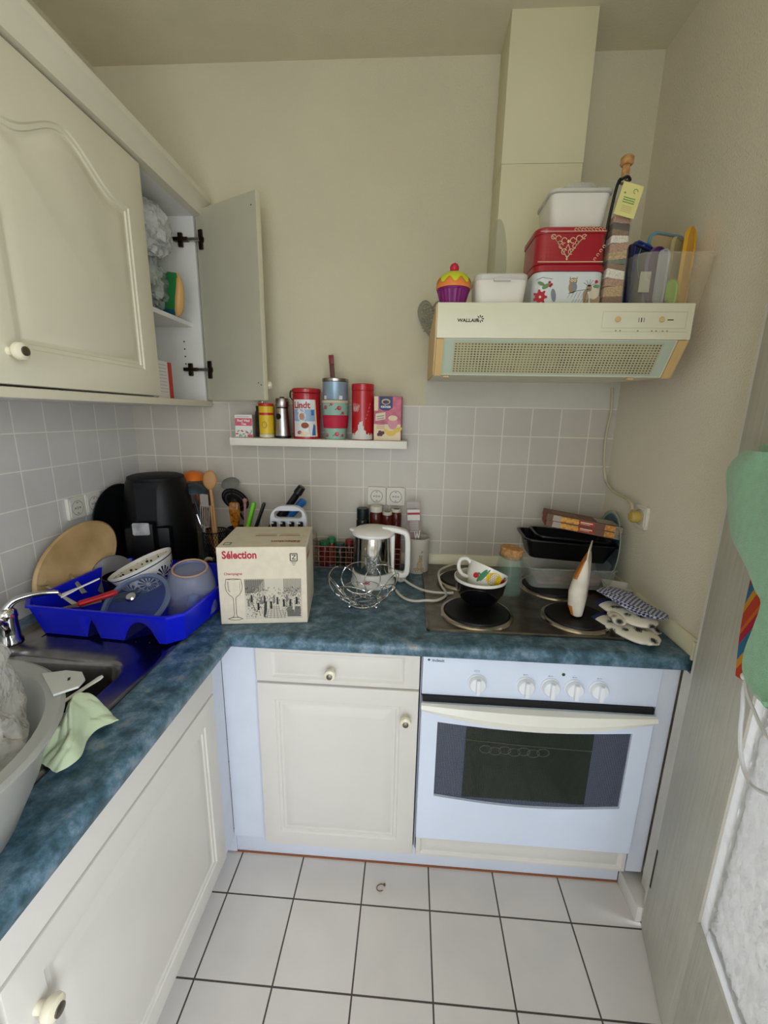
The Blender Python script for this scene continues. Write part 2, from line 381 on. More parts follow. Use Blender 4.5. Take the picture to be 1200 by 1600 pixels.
b.box(0, e0, SY1, -e0, zb, zt); b.box(0, SX0, SY0, SY1, zb, zt); b.box(SX1, e0, SY0, SY1, zb, zt); b.box(0, e0, -2.4, SY0, zb, zt)
prof = [(0, zb), (.015, zb), (.018, zb+.004), (.018, zt-.014), (.0145, zt-.006), (.007, zt-.001), (0, zt)]
r1 = [V((e0+o, -2.4, z)) for o, z in prof]; r2 = [V((e0+o, -e0-o, z)) for o, z in prof]; r3 = [V((W, -e0-o, z)) for o, z in prof]
b.loft([r1, r2, r3], closed=True)
wt = b.build('worktop', wm); tag(wt, 'blue mottled laminate L-shaped kitchen worktop with rounded front edge', 'worktop')
# cream upstand along the back and right walls
b = B(); pr = [(0, ZT+.0005), (-.016, ZT+.0005), (-.018, ZT+.006), (-.011, ZT+.036), (-.006, ZT+.043), (0, ZT+.043)]
b.loft([[V((.62, y, z)) for y, z in pr], [V((W-.0+y, y, z)) for y, z in pr], [V((W+y, -.598, z)) for y, z in pr]])
b.box(W-.022, W-.001, -.606, -.597, ZT-.004, ZT+.045, 0, .003)
tag(b.build('upstand_strip', M_IVORY), 'cream plastic sealing strip where the worktop meets the walls', 'edging strip')

# ================================================================== CABINETS
def knob(parent, loc, M=None, r=.0155, mats=None, name='knob'):
    b = B(T(*loc) @ (M or Matrix()))
    b.lathe([(0, 0), (.008, 0), (.0075, .010), (r*.85, .014), (r, .020), (r*.92, .027), (r*.5, .031), (0, .031)], 20, 0, R(90, 'X'))
    b.lathe([(r*.52, .0295), (r*.5, .033), (r*.25, .0345), (0, .0345)], 16, 1, R(90, 'X'))
    o = b.build(name, [mat('knob_cream', '#e6dfc4', .25, coat=.4), mat('knob_metal', '#7b766c', .3, 1)], parent); return o
def panel(w, h, t, ins, arch=0, rings=None, M=None, bot=None):
    # local: x 0..w, z 0..h, front face at y=-t, back at y=0
    N = 24
    def outline(i, d):
        l, r_, bo = i, w-i, (i if bot is None or i < .01 else i+(bot-ins))
        tp = h-i; pts = [V((l, d, bo)), V((r_, d, bo))]
        for k in range(N+1):
            u = k/N; x = r_+(l-r_)*u; z = tp
            if arch and i > .02:
                s_ = abs(2*u-1); f = 1-s_/.78; f = max(0, min(1, f)); z = tp-arch+arch*(f*f*(3-2*f))
            pts.append(V((x, d, z)))
        return pts
    rg = rings or [(0, 0), (.004, -.0035), (.012, .0015+.0035-.0035), (.018, -.0075+.0035), (.022, -.0075), (.034, -.0025), (.044, 0)]
    R_ = [outline(0, 0), outline(0, -t+.003), outline(.001, -t+.001), outline(.004, -t)]
    R_ += [outline(ins, -t), outline(ins+.003, -t+.0030), outline(ins+.010, -t+.0032), outline(ins+.012, -t+.0065), outline(ins+.018, -t+.0072),
           outline(ins+.021, -t+.0055), outline(ins+.040, -t+.0008), outline(ins+.043, -t+.0002)]
    b = B(); b.loft(R_, 0, M); return b
def drawerfront(w, h, t, iw, ih, M=None):
    def o(ix, iz, d): return [V((ix, d, iz)), V((w-ix, d, iz)), V((w-ix, d, h-iz)), V((ix, d, h-iz))]
    b = B(); b.loft([o(0, 0, 0), o(0, 0, -t+.003), o(.001, .001, -t+.001), o(.004, .004, -t), o(iw, ih, -t), o(iw+.003, ih+.003, -t+.003), o(iw+.008, ih+.006, -t+.006), o(iw+.011, ih+.008, -t+.006), o(iw+.022, ih+.016, -t+.001)], 0, M); return b

# back run base cabinet
FY = -.563
cab = thing('base_cabinet', 'cream base cabinet with one drawer and raised-panel door left of the oven', 'cabinet', (.652, 0, 0))
b = B(); b.box(.002, .440, -.560, -.03, .078, .735); b.build('body', M_MEL, cab)
dd = drawerfront(.438, .106, .019, .040, .014).build('drawer', M_CAB, cab, T(.002, FY, .629))
knob(dd, (.205, -.019, .045))
dd = panel(.438, .543, .019, .048).build('door', M_CAB, cab, T(.002, FY, .080))
knob(dd, (.405, -.019, .465))
b = B(); b.box(-.099, .001, -.566, -.548, .080, .736); b.build('filler_panel', mat('filler_white', '#d3d8e2', .4), cab)
# oven housing
hs = thing('oven_housing', 'white oven housing with side panels and a shallow bottom drawer', 'cabinet', (1.095, 0, 0))
b = B(); b.box(.001, .004, -.555, -.03, .078, .735); b.box(.604, .648, -.578, -.03, .0785, .736); b.box(.004, .604, -.56, -.03, .0785, .081)
b.build('body', mat('filler_white', ''), hs)
drawerfront(.592, .074, .019, .012, .010).build('drawer', M_CAB, hs, T(.006, FY-.003, .082))
# plinth
b = B(); b.box(.552, 1.699, -.551, -.535, .006, .078, 0, .001); b.box(.545, 1.699, -.553, -.536, 0, .0058, 1)
b.box(.485, .500, -2.3, -.556, .006, .078, 0, .001); b.box(.500, .552, -.5555, -.551, .006, .078)
tag(b.build('plinth', [mat('filler_white', ''), mat('raw_chipboard', '#8a5432', .8)]), 'white plinth with a bare brown bottom edge along the floor tiles', 'plinth')
# left run (sink) cabinet
sc = thing('sink_cabinet', 'cream cabinet under the sink with large raised-panel door, nearest the camera', 'cabinet', (0, -.655, 0))
b = B(); b.box(.02, .553, -.58, .0, .078, .60); b.box(.5, .553, -.58, .0, .60, .735); b.build('body', M_MEL, sc)
FX = .556
MX = lambda y, z: T(.543, y, z) @ R(90)          # fronts facing +X; local x runs +Y
b = B(); b.box(-.0, .565, -.019, 0, 0, .088, 0, .002)
b.build('false_front', M_CAB, sc, T(.554, -.570, .647) @ R(90))
dd = panel(.565, .52, .019, .052).build('door', M_CAB, sc, T(.554, -.570, .120) @ R(90))
knob(dd, (.035, -.019, .43), r=.0165)
b = B(); b.box(.520, .552, .001, .088, .080, .735); b.build('filler_panel', mat('filler_white', ''), sc)
s2 = thing('base_cabinet', 'cream base cabinet at the bottom left corner beyond the sink cabinet', 'cabinet', (0, -1.238, 0))
b = B(); b.box(.02, .553, -.6, -.002, .078, .735); b.build('body', M_MEL, s2)
panel(.59, .61, .019, .052).build('door', M_CAB, s2, T(.554, -.595, .120) @ R(90))

# wall cabinet with crown moulding
uc = thing('wall_cabinet', 'cream wall cabinet with arched door and a second door standing open', 'wall cabinet', (0, 0, 0))
UB, UT = 1.352, 1.985
b = B(); b.box(.001, .300, -1.62, -.006, UB, UB+.017); b.box(.001, .300, -1.62, -.006, UT-.017, UT); b.box(.001, .012, -1.62, -.006, UB+.017, UT-.017)
for y in (-.022, -.342, -.90, -1.62): b.box(.012, .300, y, y+.016, UB+.017, UT-.017)
b.box(.012, .270, -.326, -.022, 1.622, 1.636)
for z in (1.50, 1.525, 1.55, 1.575): b.cyl(.0028, 0, .0006, 1, T(.235, -.0221, z) @ R(90, 'X'), 8)
b.build('body', [M_MEL, M_INK], uc)
dd = panel(.515, .585, .019, .066, arch=.065, bot=.066).build('door', M_CABU, uc, T(.301, -.850, 1.376) @ R(90))
knob(dd, (.048, -.019, .058), r=.0165)
MO = T(.304, -.012, 1.376) @ R(-27) @ T(0, 0, 0)
# open door: hinge edge at local x=0, leaf runs along local +X; inner face (white melamine) toward the camera (-Y)
do = panel(.285, .612, .019, .060, arch=.05)
for f in do.bm.faces: f.material_index = 1
bmesh.ops.transform(do.bm, matrix=Matrix.Scale(-1, 4, (0, 1, 0)) @ T(0, 0, 0), verts=do.bm.verts[:]); bmesh.ops.reverse_faces(do.bm, faces=do.bm.faces[:])
do.box(.001, .284, -.0016, 0, .001, .611, 0)
for x, z in ((.262, .055), (.274, .048), (.265, .575)): do.cyl(.0022, 0, .0006, 2, T(x, -.0016, z) @ R(90, 'X'), 8)
do = do.build('door', [mat('melamine_grey', '#b9b6a2', .45), M_CABU, M_INK], uc, MO)
knob(do, (.262, .019, .050), R(180))
for z, n_ in ((1.895-1.376, 'hinge'), (1.480-1.376, 'hinge')):
    b = B()
    b.box(.018, .034, -.010, -.0017, z-.030, z+.030, 0, .002)                 # cup plate on the leaf
    b.cyl(.013, 0, .006, 0, T(.026, -.0017, z) @ R(90, 'X'), 16)
    b.tube([(.026, -.010, z), (.008, -.020, z), (-.02, -.028, z)], .006, 8, 1)
    b.build(n_, [mat('hinge_bronze', '#4a3c30', .35, 1), M_STEEL], do)
for z in (1.895, 1.480):
    b = B(); b.box(.232, .283, -.040, -.0225, z-.006, z+.006, 0, .002); b.box(.246, .262, -.032, -.0225, z-.022, z+.022, 0, .003)
    b.build('hinge_mount', mat('hinge_bronze', ''), uc)
b = B()   # cove crown moulding
cp = [(.300, 1.968), (.330, 1.968), (.333, 1.974), (.335, 1.982), (.340, 1.992), (.348, 2.002), (.358, 2.008), (.360, 2.014), (.360, 2.022), (.300, 2.022)]
b.loft([[V((x, -1.62, z)) for x, z in cp], [V((x, -.012, z)) for x, z in cp]])
b.build('crown_moulding', M_CABU, uc)
b = B(); b.box(.300, .316, -1.62, -.006, UB+.0, UB+.020, 0, .003); b.build('bottom_rail', M_CABU, uc)

# floating shelf
b = B(); b.box(.418, 1.036, -.115, -.001, 1.222, 1.248, 0, .0015)
tag(b.build('wall_shelf', mat('shelf_white', '#e3dfd2', .35)), 'white floating shelf on the tiled wall holding tins', 'shelf')

# ================================================================== OVEN
ov = thing('oven', 'white built-in oven with five rotary knobs and a dark mesh window', 'oven', (1.1, 0, 0))
b = B()
def ring(x0, x1, z0, z1, y): return [V((x0, y, z0)), V((x1, y, z0)), V((x1, y, z1)), V((x0, y, z1))]
b.loft([ring(.006, .588, .165, .726, -.03), ring(.006, .588, .165, .726, -.555), ring(.10, .485, .25, .60, -.555), ring(.11, .475, .26, .59, -.12)], cap0=True, cap1=True)
b.build('body', mat('oven_dark', '#1a1c1a', .6), ov)
b = B(); b.box(-.001, .597, -.583, -.557, .619, .7355, 0, .002)
fn = flat((0, -.583, 0), (1, 0, 0), (0, 0, 1))
b.text('indesit', .022, .716, .012, fn, 1, bold=.0002); b.poly([(.010, .7205), (.014, .7245), (.018, .7205), (.014, .7165)], fn, 1)
for x in (.264, .327, .387, .448):
    b.line([(x-.005, .692), (x+.004, .692)], .0012, fn, 2); b.disc(x-.006, .692, .0016, .0016, fn, 2, n=8)
b.line([(.132, .693), (.145, .693), (.145, .697), (.132, .697), (.132, .693)], .0007, fn, 2)
b.build('control_panel', [M_WHT, mat('logo_grey', '#4c5058', .5), mat('print_grey', '#8d9096', .5)], ov)
for x in (.141, .264, .327, .386, .447):
    b = B(T(x, -.583, .662) @ R(90, 'X'))
    b.lathe([(0, 0), (.0245, 0), (.0245, .003), (.022, .005), (.0215, .013), (.019, .016), (0, .016)], 32)
    b.box(-.0055, .0055, -.021, .021, .014, .027, 0, .003)
    k = b.build('knob', mat('knob_white', '#e9ebee', .3, coat=.2), ov)
b = B(); b.cyl(.0042, 0, .003, 0, T(.356, -.583, .699) @ R(90, 'X'), 14, bev=.001); b.build('indicator_light', mat('green_lamp', '#1d5c3a', .2), ov)
# door leaf with a barrel shaped window opening
dr = None
def ovrow(n=16):
    pts = []
    for i in range(n+1):      # bottom, left->right
        u = i/n; x = .043+.497*u; pts.append((x, .314-.018*math.sin(PI*u)))
    for i in range(n+1):
        u = i/n; x = .540-.497*u; pts.append((x, .550-.014*math.sin(PI*u)))
    return pts
def outer(x0, x1, z0, z1, n=16):
    return [(x0+(x1-x0)*i/n, z0) for i in range(n+1)] + [(x1-(x1-x0)*i/n, z1) for i in range(n+1)]
b = B(); o_, w_ = outer(-.001, .592, .160, .601), ovrow()
f = lambda l, y: [V((x, y, z)) for x, z in l]
b.loft([f(outer(.004, .588, .165, .597), -.559), f(o_, -.562), f(o_, -.594), f(outer(.002, .589, .163, .598), -.597), f(w_, -.600), f(w_, -.5575)], cap0=False, cap1=False)
b.loft([f(w_, -.5575), f(outer(.004, .588, .165, .597), -.559)], cap0=False, cap1=False)
dr = b.build('door', M_WHT, ov)
# curved handle, bowed downward in the middle
b = B(); rg = []
for i in range(25):
    u = i/24; x = -.002+.596*u; s_ = math.sin(PI*u); top = .6025; bot = .580-.030*s_
    rg.append([V((x, -.598, bot)), V((x, -.604-.018*s_, bot+.004)), V((x, -.608-.020*s_, (top+bot)/2)), V((x, -.604-.014*s_, top-.003)), V((x, -.598, top))])
b.loft(rg); b.build('handle', mat('handle_cream', '#e8e6da', .3), dr)
b = B(); b.box(.002, .590, -.590, -.5575, .6022, .6186); b.build('gap_shade', mat('gap_shade_black', '#0a0a0b', .6), ov)  # dark strip painting the shade in the gap between control panel and door
# mesh printed glass: real dot screen through procedural alpha
def meshmat(name, sc, bar, col, rough=.1):
    m = bpy.data.materials.new(name); m.use_nodes = True; nt = m.node_tree; L = nt.links.new; bs = nt.nodes['Principled BSDF']
    g = nt.nodes.new('ShaderNodeTexCoord'); s = nt.nodes.new('ShaderNodeSeparateXYZ'); L(g.outputs['Object'], s.inputs[0]); prev = None
    for ax in ('X', 'Z'):
        a = nt.nodes.new('ShaderNodeMath'); a.operation = 'MULTIPLY'; a.inputs[1].default_value = sc; L(s.outputs[ax], a.inputs[0])
        f_ = nt.nodes.new('ShaderNodeMath'); f_.operation = 'FRACT'; L(a.outputs[0], f_.inputs[0])
        l = nt.nodes.new('ShaderNodeMath'); l.operation = 'LESS_THAN'; l.inputs[1].default_value = bar; L(f_.outputs[0], l.inputs[0])
        if prev: mx = nt.nodes.new('ShaderNodeMath'); mx.operation = 'MAXIMUM'; L(prev.outputs[0], mx.inputs[0]); L(l.outputs[0], mx.inputs[1]); prev = mx
        else: prev = l
    return m, nt, bs, prev
m, nt, bs, pv = meshmat('oven_glass_mesh', 235, .36, None)
cm = nt.nodes.new('ShaderNodeMix'); cm.data_type = 'RGBA'; cm.inputs['A'].default_value = lin('#10140f'); cm.inputs['B'].default_value = lin('#5d6478')
nt.links.new(pv.outputs[0], cm.inputs['Factor']); nt.links.new(cm.outputs['Result'], bs.inputs['Base Color']); bs.inputs['Roughness'].default_value = .12
mg = nt.nodes.new('ShaderNodeMapRange'); mg.inputs['To Min'].default_value = .80; mg.inputs['To Max'].default_value = .95; nt.links.new(pv.outputs[0], mg.inputs['Value'])
bs.inputs['Alpha'].default_value = 1
b = B(); w2 = ovrow(); b.loft([f(w2, -.593), f(w2, -.590)]); b.build('window_glass', m, dr)
b = B()  # darker clear inner field
b.loft([f(outer(.120, .450, .312, .535), -.5935), f(outer(.120, .450, .312, .535), -.5931)])
b.build('window_screen', meshmat('inner_glass', 235, .3, None)[0], dr)
im = bpy.data.materials['inner_glass']; nt = im.node_tree; bs = nt.nodes['Principled BSDF']; pv = [q for q in nt.nodes if q.type == 'MATH' and q.operation == 'MAXIMUM'][0]
cm = nt.nodes.new('ShaderNodeMix'); cm.data_type = 'RGBA'; cm.inputs['A'].default_value = lin('#0b100b'); cm.inputs['B'].default_value = lin('#2d362f'); nt.links.new(pv.outputs[0], cm.inputs['Factor']); nt.links.new(cm.outputs['Result'], bs.inputs['Base Color']); bs.inputs['Roughness'].default_value = .1
b = B()
b.tube([(.112, -.5942, .497), (.28, -.5942, .488), (.455, -.5942, .484)], .0012, 6)
for k in range(7): 
    b.tube([(.175+.025*k+.016*math.cos(t), -.5942, .470-.004*(k % 2)+.012*math.sin(t)) for t in [2*PI*i/14 for i in range(14)]], .0009, 5, loop=True)
b.build('wire_rack', mat('rack_wire', '#5c6152', .4, .6), dr)
# ================================================================== EXTRACTOR HOOD
M_HOOD = mat('hood_cream', '#d8d5bb', .35)
M_BEIGE = mat('hood_beige_trim', '#cfae74', .45)
hd = thing('range_hood', 'cream extractor hood with perforated filter grille under kitchen clutter', 'extractor hood', (1.10, 0, 1.44))
b = B()
sec = lambda x, o=0: [V((x, -.001, .014)), V((x, -.398, 0)), V((x, -.448, .082)), V((x, -.448, .157)), V((x, -.444, .161)), V((x, -.001, .161))]
b.loft([sec(.004), sec(.600)]); b.build('body', M_HOOD, hd)
b = B(); b.box(.003, .601, -.456, -.446, .081, .1615, 0, .002)
fn = flat((0, -.456, 0), (1, 0, 0), (0, 0, 1))
b.text('WALLAIR', .052, .1175, .0105, fn, 1, bold=.0003, sx_=1.15)
for k in range(8):
    a = PI/4*k; c_, s_ = math.cos(a), math.sin(a); cu, cv = .1065, .1245
    b.poly([(cu+.002*c_, cv+.002*s_), (cu+.007*c_-.0022*s_, cv+.007*s_+.0022*c_), (cu+.0095*c_, cv+.0095*s_), (cu+.006*c_+.001*s_, cv+.006*s_-.001*c_)], fn, 1)
b.line([(.393, .106), (.585, .106), (.585, .142), (.393, .142), (.393, .106)], .0009, fn, 2)
b.line([(.392, .098), (.590, .098)], .0008, fn, 2)
for u in (.427, .437, .478, .51, .52, .535, .545): b.disc(u, .100, .0022, .0016, fn, 3, n=8)
for u, w_ in ((.477, .0012), (.483, .0022), (.489, .0012)): b.line([(u, .119), (u, .129)], w_, fn, 1)
b.line([(.541, .1245), (.556, .1245)], .0022, fn, 1)
b.build('fascia', [M_HOOD, M_INK, mat('hood_line', '#b9b698', .5), mat('hood_print', '#8d8b78', .5)], hd)
for u in (.431, .531):
    b = B(T(u, -.456, .1245) @ R(90, 'X')); b.loft([rrect(.022, .012, .006, z) for z in (0, .001)], 1); b.cyl(.0062, .001, .006, 0, T(-.003, 0, 0), bev=.0015)
    b.build('slider_switch', [M_BEIGE, M_HOOD], hd)
# sloping grille face
def slope(x, t, l=0): n = V((0, -.854, -.52)); return V((x, -.398-.050*t, .082*t)) + n*l
fs = lambda u, v, l: slope(u, v, l)
b = B()
b.sheet(lambda a, c: slope(.022+.553*a, .03+.94*c, .0008), 1, 1, 0)
nx, nz = 62, 12
b.sheet(lambda a, c: slope(.050+.496*a, .10+.80*c, .0012), 1, 1, 1)
for i in range(nx+1): b.sheet(lambda a, c, i=i: slope(.048+.498*i/nx+.0034*a, .09+.82*c, .0024), 1, 1, 2)
for j in range(nz+1): b.sheet(lambda a, c, j=j: slope(.048+.5014*a, .08+.80*j/nz+.033*c, .0026), 1, 1, 2)
b.build('filter_grille', [mat('grille_pale_green', '#b4c0ac', .35), mat('filter_dark', '#5b553f', .9, noise_=(25, .3), hex2='#8a7c50'), mat('grille_bars', '#b9b491', .45)], hd)
for x0, x1 in ((0, .0035), (.0005+.600, .604)):
    b = B(); b.loft([sec(x0), sec(x1)])
    b.build('side_trim', M_BEIGE, hd)
for x0 in (.004, .578):
    b = B(); b.loft([[slope(x, t, .001), slope(x, t, .005)] for x, t in ((x0, 0), (x0+.018, 0), (x0+.018, 1), (x0, 1))], closed=True, loop=True, cap0=False, cap1=False)
    b.sheet(lambda a, c: slope(x0+.018*a, c, .005), 1, 1)
    b.build('side_trim', M_BEIGE, hd)
for x in (.028, .50):
    b = B(); b.box(x, x+.016, -.392, -.376, -.006, -.0005, 0, .002); b.build('clip', M_BEIGE, hd)

HT = 1.602   # top of hood
# cupcake jar
t = thing('cupcake_jar', 'plastic cupcake jar with purple cup, orange and lime icing and red cherry', 'jar', (1.143, -.40, HT))
b = B(); N = 48
b.loft([[V((r*(1+.045*(k % 2))*math.cos(2*PI*k/N), r*(1+.045*(k % 2))*math.sin(2*PI*k/N), z)) for k in range(N)] for r, z in ((.028, 0), (.0375, .034), (.039, .037))]); b.cyl(.041, .036, .041, 0, bev=.001)
b.build('cup', mat('purple_plastic', '#7a1c68', .35), t)
b = B(); b.lathe([(0, .041), (.0425, .041), (.0435, .046), (.041, .058), (.034, .070), (.022, .078), (0, .081)], 40); b.build('lid', mat('orange_plastic', '#e2823c', .4), t)
b = B(); pf = lambda z: .0445 if z < .05 else .0445*math.cos(min(1.5, (z-.046)/.039*1.35))+.0015
def icing(a, c):
    th = 2*PI*a; low = .0565+.0065*math.sin(9*th); q = low+(.0825-low)*c
    r = {0: 0}.get(1 if c < 1 else 0, None) if c >= 1 else None
    rr_ = .0435*math.sqrt(max(0, 1-((q-.046)/.0368)**2))+.0012
    return V((rr_*math.cos(th), rr_*math.sin(th), q))
b.sheet(icing, 108, 8); b.build('icing', mat('lime_icing', '#c7d02c', .4), t)
b = B(); b.ball(.0115, 0, T(0, 0, .0905)); b.tube([(0, 0, .100), (.002, 0, .103)], .0012, 6, 1); b.build('cherry', [mat('cherry_red', '#c3213c', .3), M_INK], t)
# white food boxes
def foodbox(label, loc, w, d, h, m, ml, lidh=.018, rz=0, group=None):
    t = thing('food_container', label, 'food container', loc, rz, group)
    b = B(); tub(b, w-.012, d-.012, w-.003, d-.003, h-lidh, .0015, .018); b.build('tub', m, t)
    b = B(); b.loft([rrect(w-.002, d-.002, .018, h-lidh+.0005), rrect(w, d, .019, h-lidh+.002), rrect(w, d, .019, h-.006), rrect(w-.006, d-.006, .017, h-.003), rrect(w-.012, d-.012, .015, h-.003), rrect(w-.018, d-.018, .014, h-.006)]); b.box(-.02, .02, -d/2-.006, -d/2+.001, h-lidh-.004, h-lidh+.002, 0, .001)
    b.build('lid', ml, t); return t
M_MILK = mat('milky_plastic', '#dcd8cc', .35, spec=.4); M_MILKL = mat('milky_lid', '#d6d3c9', .25, alpha=.75)
foodbox('low white food container beside the cupcake jar on the hood', (1.2555, -.385, HT), .128, .10, .073, M_MILK, M_MILKL)
foodbox('low white food container behind the red tin, lid slipped sideways', (1.262, -.386, HT+.0735), .118, .094, .018, M_MILKL, M_MILKL, .010) if 0 else None
# stacked christmas tins
t = thing('biscuit_tin', 'white biscuit tin with owl and deer picture, under the red tin', 'tin', (1.420, -.345, HT))
b = B(); b.loft([rrect(.166, .135, .024, 0), rrect(.168, .137, .025, .002), rrect(.168, .137, .025, .078), rrect(.166, .135, .024, .079)])
fn = flat((-.084, -.0686, 0), (1, 0, 0), (0, 0, 1))
b.disc(.018, .022, .012, .012, fn, 1); 
for k in range(7): b.disc(.018+.012*math.cos(k*.9), .022+.012*math.sin(k*.9), .006, .0035, fn, 1, .0006, 8, k*51.5)
b.disc(.018, .022, .003, .003, fn, 5, .0008); b.disc(.030, .046, .010, .005, fn, 2, ang=30); b.disc(.018, .052, .009, .004, fn, 2, ang=-20)
for u, v in ((.038, .055), (.043, .050), (.040, .047)): b.disc(u, v, .0033, .0033, fn, 1, .0008, 10)
b.line([(.005, .060), (.020, .066), (.045, .062)], .0013, fn, 4); b.disc(.05, .026, .006, .015, fn, 4, ang=12)
b.disc(.094, .044, .010, .014, fn, 3); b.disc(.094, .057, .0095, .008, fn, 3, .0007); b.disc(.098, .046, .006, .011, fn, 4, .0009, ang=15)
for u in (.0905, .0975): b.disc(u, .059, .003, .003, fn, 5, .0011, 10); b.disc(u, .059, .0012, .0012, fn, 6, .0013, 8)
for u in (.086, .102): b.poly([(u-.002, .062), (u+.002, .062), (u, .068)], fn, 3, .0009)
b.line([(.085, .030), (.105, .036), (.135, .040)], .0016, fn, 4)
for k in range(6): b.line([(.09+.008*k, .031+.001*k), (.084+.008*k, .020)], .001, fn, 4); b.line([(.10+.007*k, .018), (.094+.007*k, .006)], .001, fn, 4)
b.disc(.133, .042, .007, .008, fn, 3); b.disc(.128, .018, .007, .020, fn, 3, ang=8); b.disc(.150, .016, .012, .014, fn, 3, .0004); b.disc(.146, .030, .011, .013, fn, 7)
for a_ in (60, 85, 120, 150, 25): b.line([(.133, .046), (.133+.016*math.cos(math.radians(a_)), .046+.016*math.sin(math.radians(a_)))], .0014, fn, 4)
b.disc(.149, .056, .004, .004, fn, 1); b.disc(.150, .046, .008, .004, fn, 2)
b.build('body', [mat('tin_pale', '#cfd3d0', .3), mat('tin_red_print', '#b02032', .4), mat('tin_green_print', '#6c8a58', .5), mat('tin_brown_print', '#9a8464', .5), mat('tin_grey_print', '#7d858a', .5), mat('tin_cream_print', '#e2d7a0', .5), M_INK, mat('tin_snow', '#c9bfa6', .5)], t)
b = B(); b.loft([rrect(.173, .142, .026, .0795), rrect(.173, .142, .026, .092), rrect(.170, .139, .025, .0935)]); b.build('lid', mat('tin_red', '#9c1626', .28, coat=.3), t)
t = thing('biscuit_tin', 'red biscuit tin with cream lace ornament, on top of the owl tin', 'tin', (1.418, -.345, HT+.0942))
b = B(); b.loft([rrect(.160, .130, .020, 0), rrect(.166, .136, .024, .003), rrect(.166, .136, .024, .066), rrect(.166, .136, .024, .067)])
fn = flat((-.083, -.0682, 0), (1, 0, 0), (0, 0, 1))
b.line([(.006, .006), (.160, .006)], .0016, fn, 1)
def curl(cx, cy, r, a0, a1, w=.0016, n=10): b.line([(cx+r*math.cos(math.radians(a0+(a1-a0)*i/n)), cy+r*math.sin(math.radians(a0+(a1-a0)*i/n))) for i in range(n+1)], w, fn, 1)
for sgn in (-1, 1):
    cx = .074
    for (du, dv, r) in ((.010, .052, .006), (.024, .056, .0065), (.036, .060, .005), (.016, .040, .005), (.008, .028, .006), (.020, .047, .004)): curl(cx+sgn*du, dv, r, 20, 300)
    b.line([(cx, .016), (cx+sgn*.008, .026), (cx+sgn*.004, .036), (cx, .044)], .0015, fn, 1); b.line([(cx+sgn*.040, .063), (cx+sgn*.026, .050), (cx+sgn*.014, .034), (cx, .014)], .0014, fn, 1)
b.disc(cx, .012, .0022, .0028, fn, 1, n=8); b.disc(cx, .050, .003, .004, fn, 1, n=8)
for k in range(4): curl(.140+.006*k, .012+.009*k, .003, 0, 300, .0012, 6)
for i in range(4):
    for j in range(5): b.disc(.014+.008*i, .018+.008*j, .0008, .0008, fn, 2, n=6)
b.build('body', [mat('tin_red', ''), mat('tin_lace', '#d8c79c', .4), mat('tin_dot', '#b8444a', .5)], t)
b = B(); b.loft([rrect(.168, .138, .025, .0675), rrect(.170, .140, .026, .069), rrect(.170, .140, .026, .079), rrect(.164, .134, .023, .0815)])
fn = flat((-.085, -.0701, 0), (1, 0, 0), (0, 0, 1)); b.line([(.008, .071), (.162, .071)], .0012, fn, 1)
for k in range(9): curl(.090+.008*k, .0745+.001*(k % 2), .003, 0, 280, .0011, 6)
b.build('lid', [mat('tin_red', ''), mat('tin_lace', '')], t)
# white tub standing on edge over the red tin + upturned clear bowl on it
t = thing('food_container', 'deep white plastic tub standing on top of the red tin', 'food container', (1.438, -.325, HT+.1762), 0)
b = B(); tub(b, .122, .100, .142, .122, .080, .0015, .018, 0); b.build('tub', mat('milky_plastic', ''), t)
b = B(); b.loft([rrect(.142, .122, .020, .0826), rrect(.150, .130, .021, .084), rrect(.150, .130, .021, .090), rrect(.144, .124, .020, .0915)]); b.build('lid', M_MILKL, t)
b = B(T(1.446, -.322, HT+.2682)); b.lathe([(.050, 0), (.052, .002), (.050, .006), (.046, .024), (.042, .026), (0, .0265), (0, .0245), (.041, .0245), (.044, .022), (.048, .004), (.050, 0)], 32, sx=1.05, sy=.8)
tag(b.build('clear_dish', M_CLEAR), 'clear domed plastic lid lying on the white tub above the red tin', 'lid')
# tall decorative bottle of layered stones/spices with gift tag
t = thing('spice_bottle', 'tall slender bottle of layered brown and white grains with cork and gift tag', 'bottle', (1.548, -.385, HT), M=T(1.530, -.385, HT+.001) @ R(.5, 'Y'))
b = B(); 
sq = lambda w, z, r=.005: rrect(w, w, r, z)
b.loft([sq(.050, 0), sq(.052, .003), sq(.044, .200), sq(.040, .225, .012), sq(.022, .250, .0105), sq(.020, .290, .0095)])
lay = [(0, 1), (.022, 2), (.045, 3), (.062, 0), (.082, 1), (.094, 4), (.104, 2), (.122, 3), (.140, 0), (.156, 1), (.168, 5), (.182, 3)]
b.build('glass', [glass('bottle_glass', '#d9d6c4', .14, .03)], t)
b = B(); gm = []
for i, (z, mi) in enumerate(lay):
    z1 = lay[i+1][0] if i+1 < len(lay) else .198
    wv = lambda z: .047-.0075*z/.2
    n = 5
    def rg(z_, w): 
        pts = rrect(w, w, .004, 0); return [V((p.x, p.y, max(.003, z_)+.003*math.sin(90*p.x+i)*(0 < i))) for p in pts]
    b.loft([rg(z+.002, wv(z)), rg(z1+.0018, wv(z1))], mi)
b.build('grains', [mat('grain_white', '#d8d2c2', .8, noise_=(300, .2)), mat('grain_brown', '#7a5a3c', .8, noise_=(300, .3)), mat('grain_tan', '#b39468', .8, noise_=(300, .3)), mat('grain_rose', '#a87f66', .8, noise_=(300, .3)), mat('grain_green', '#5c6450', .8, noise_=(300, .3)), mat('grain_dark', '#3c2c22', .8, noise_=(300, .3))], t)
b = B(); b.cyl(.0085, .286, .312, 0, bev=.001); b.cyl(.0145, .312, .330, 0, bev=.003); b.build('cork', mat('cork', ''), t)
b = B()
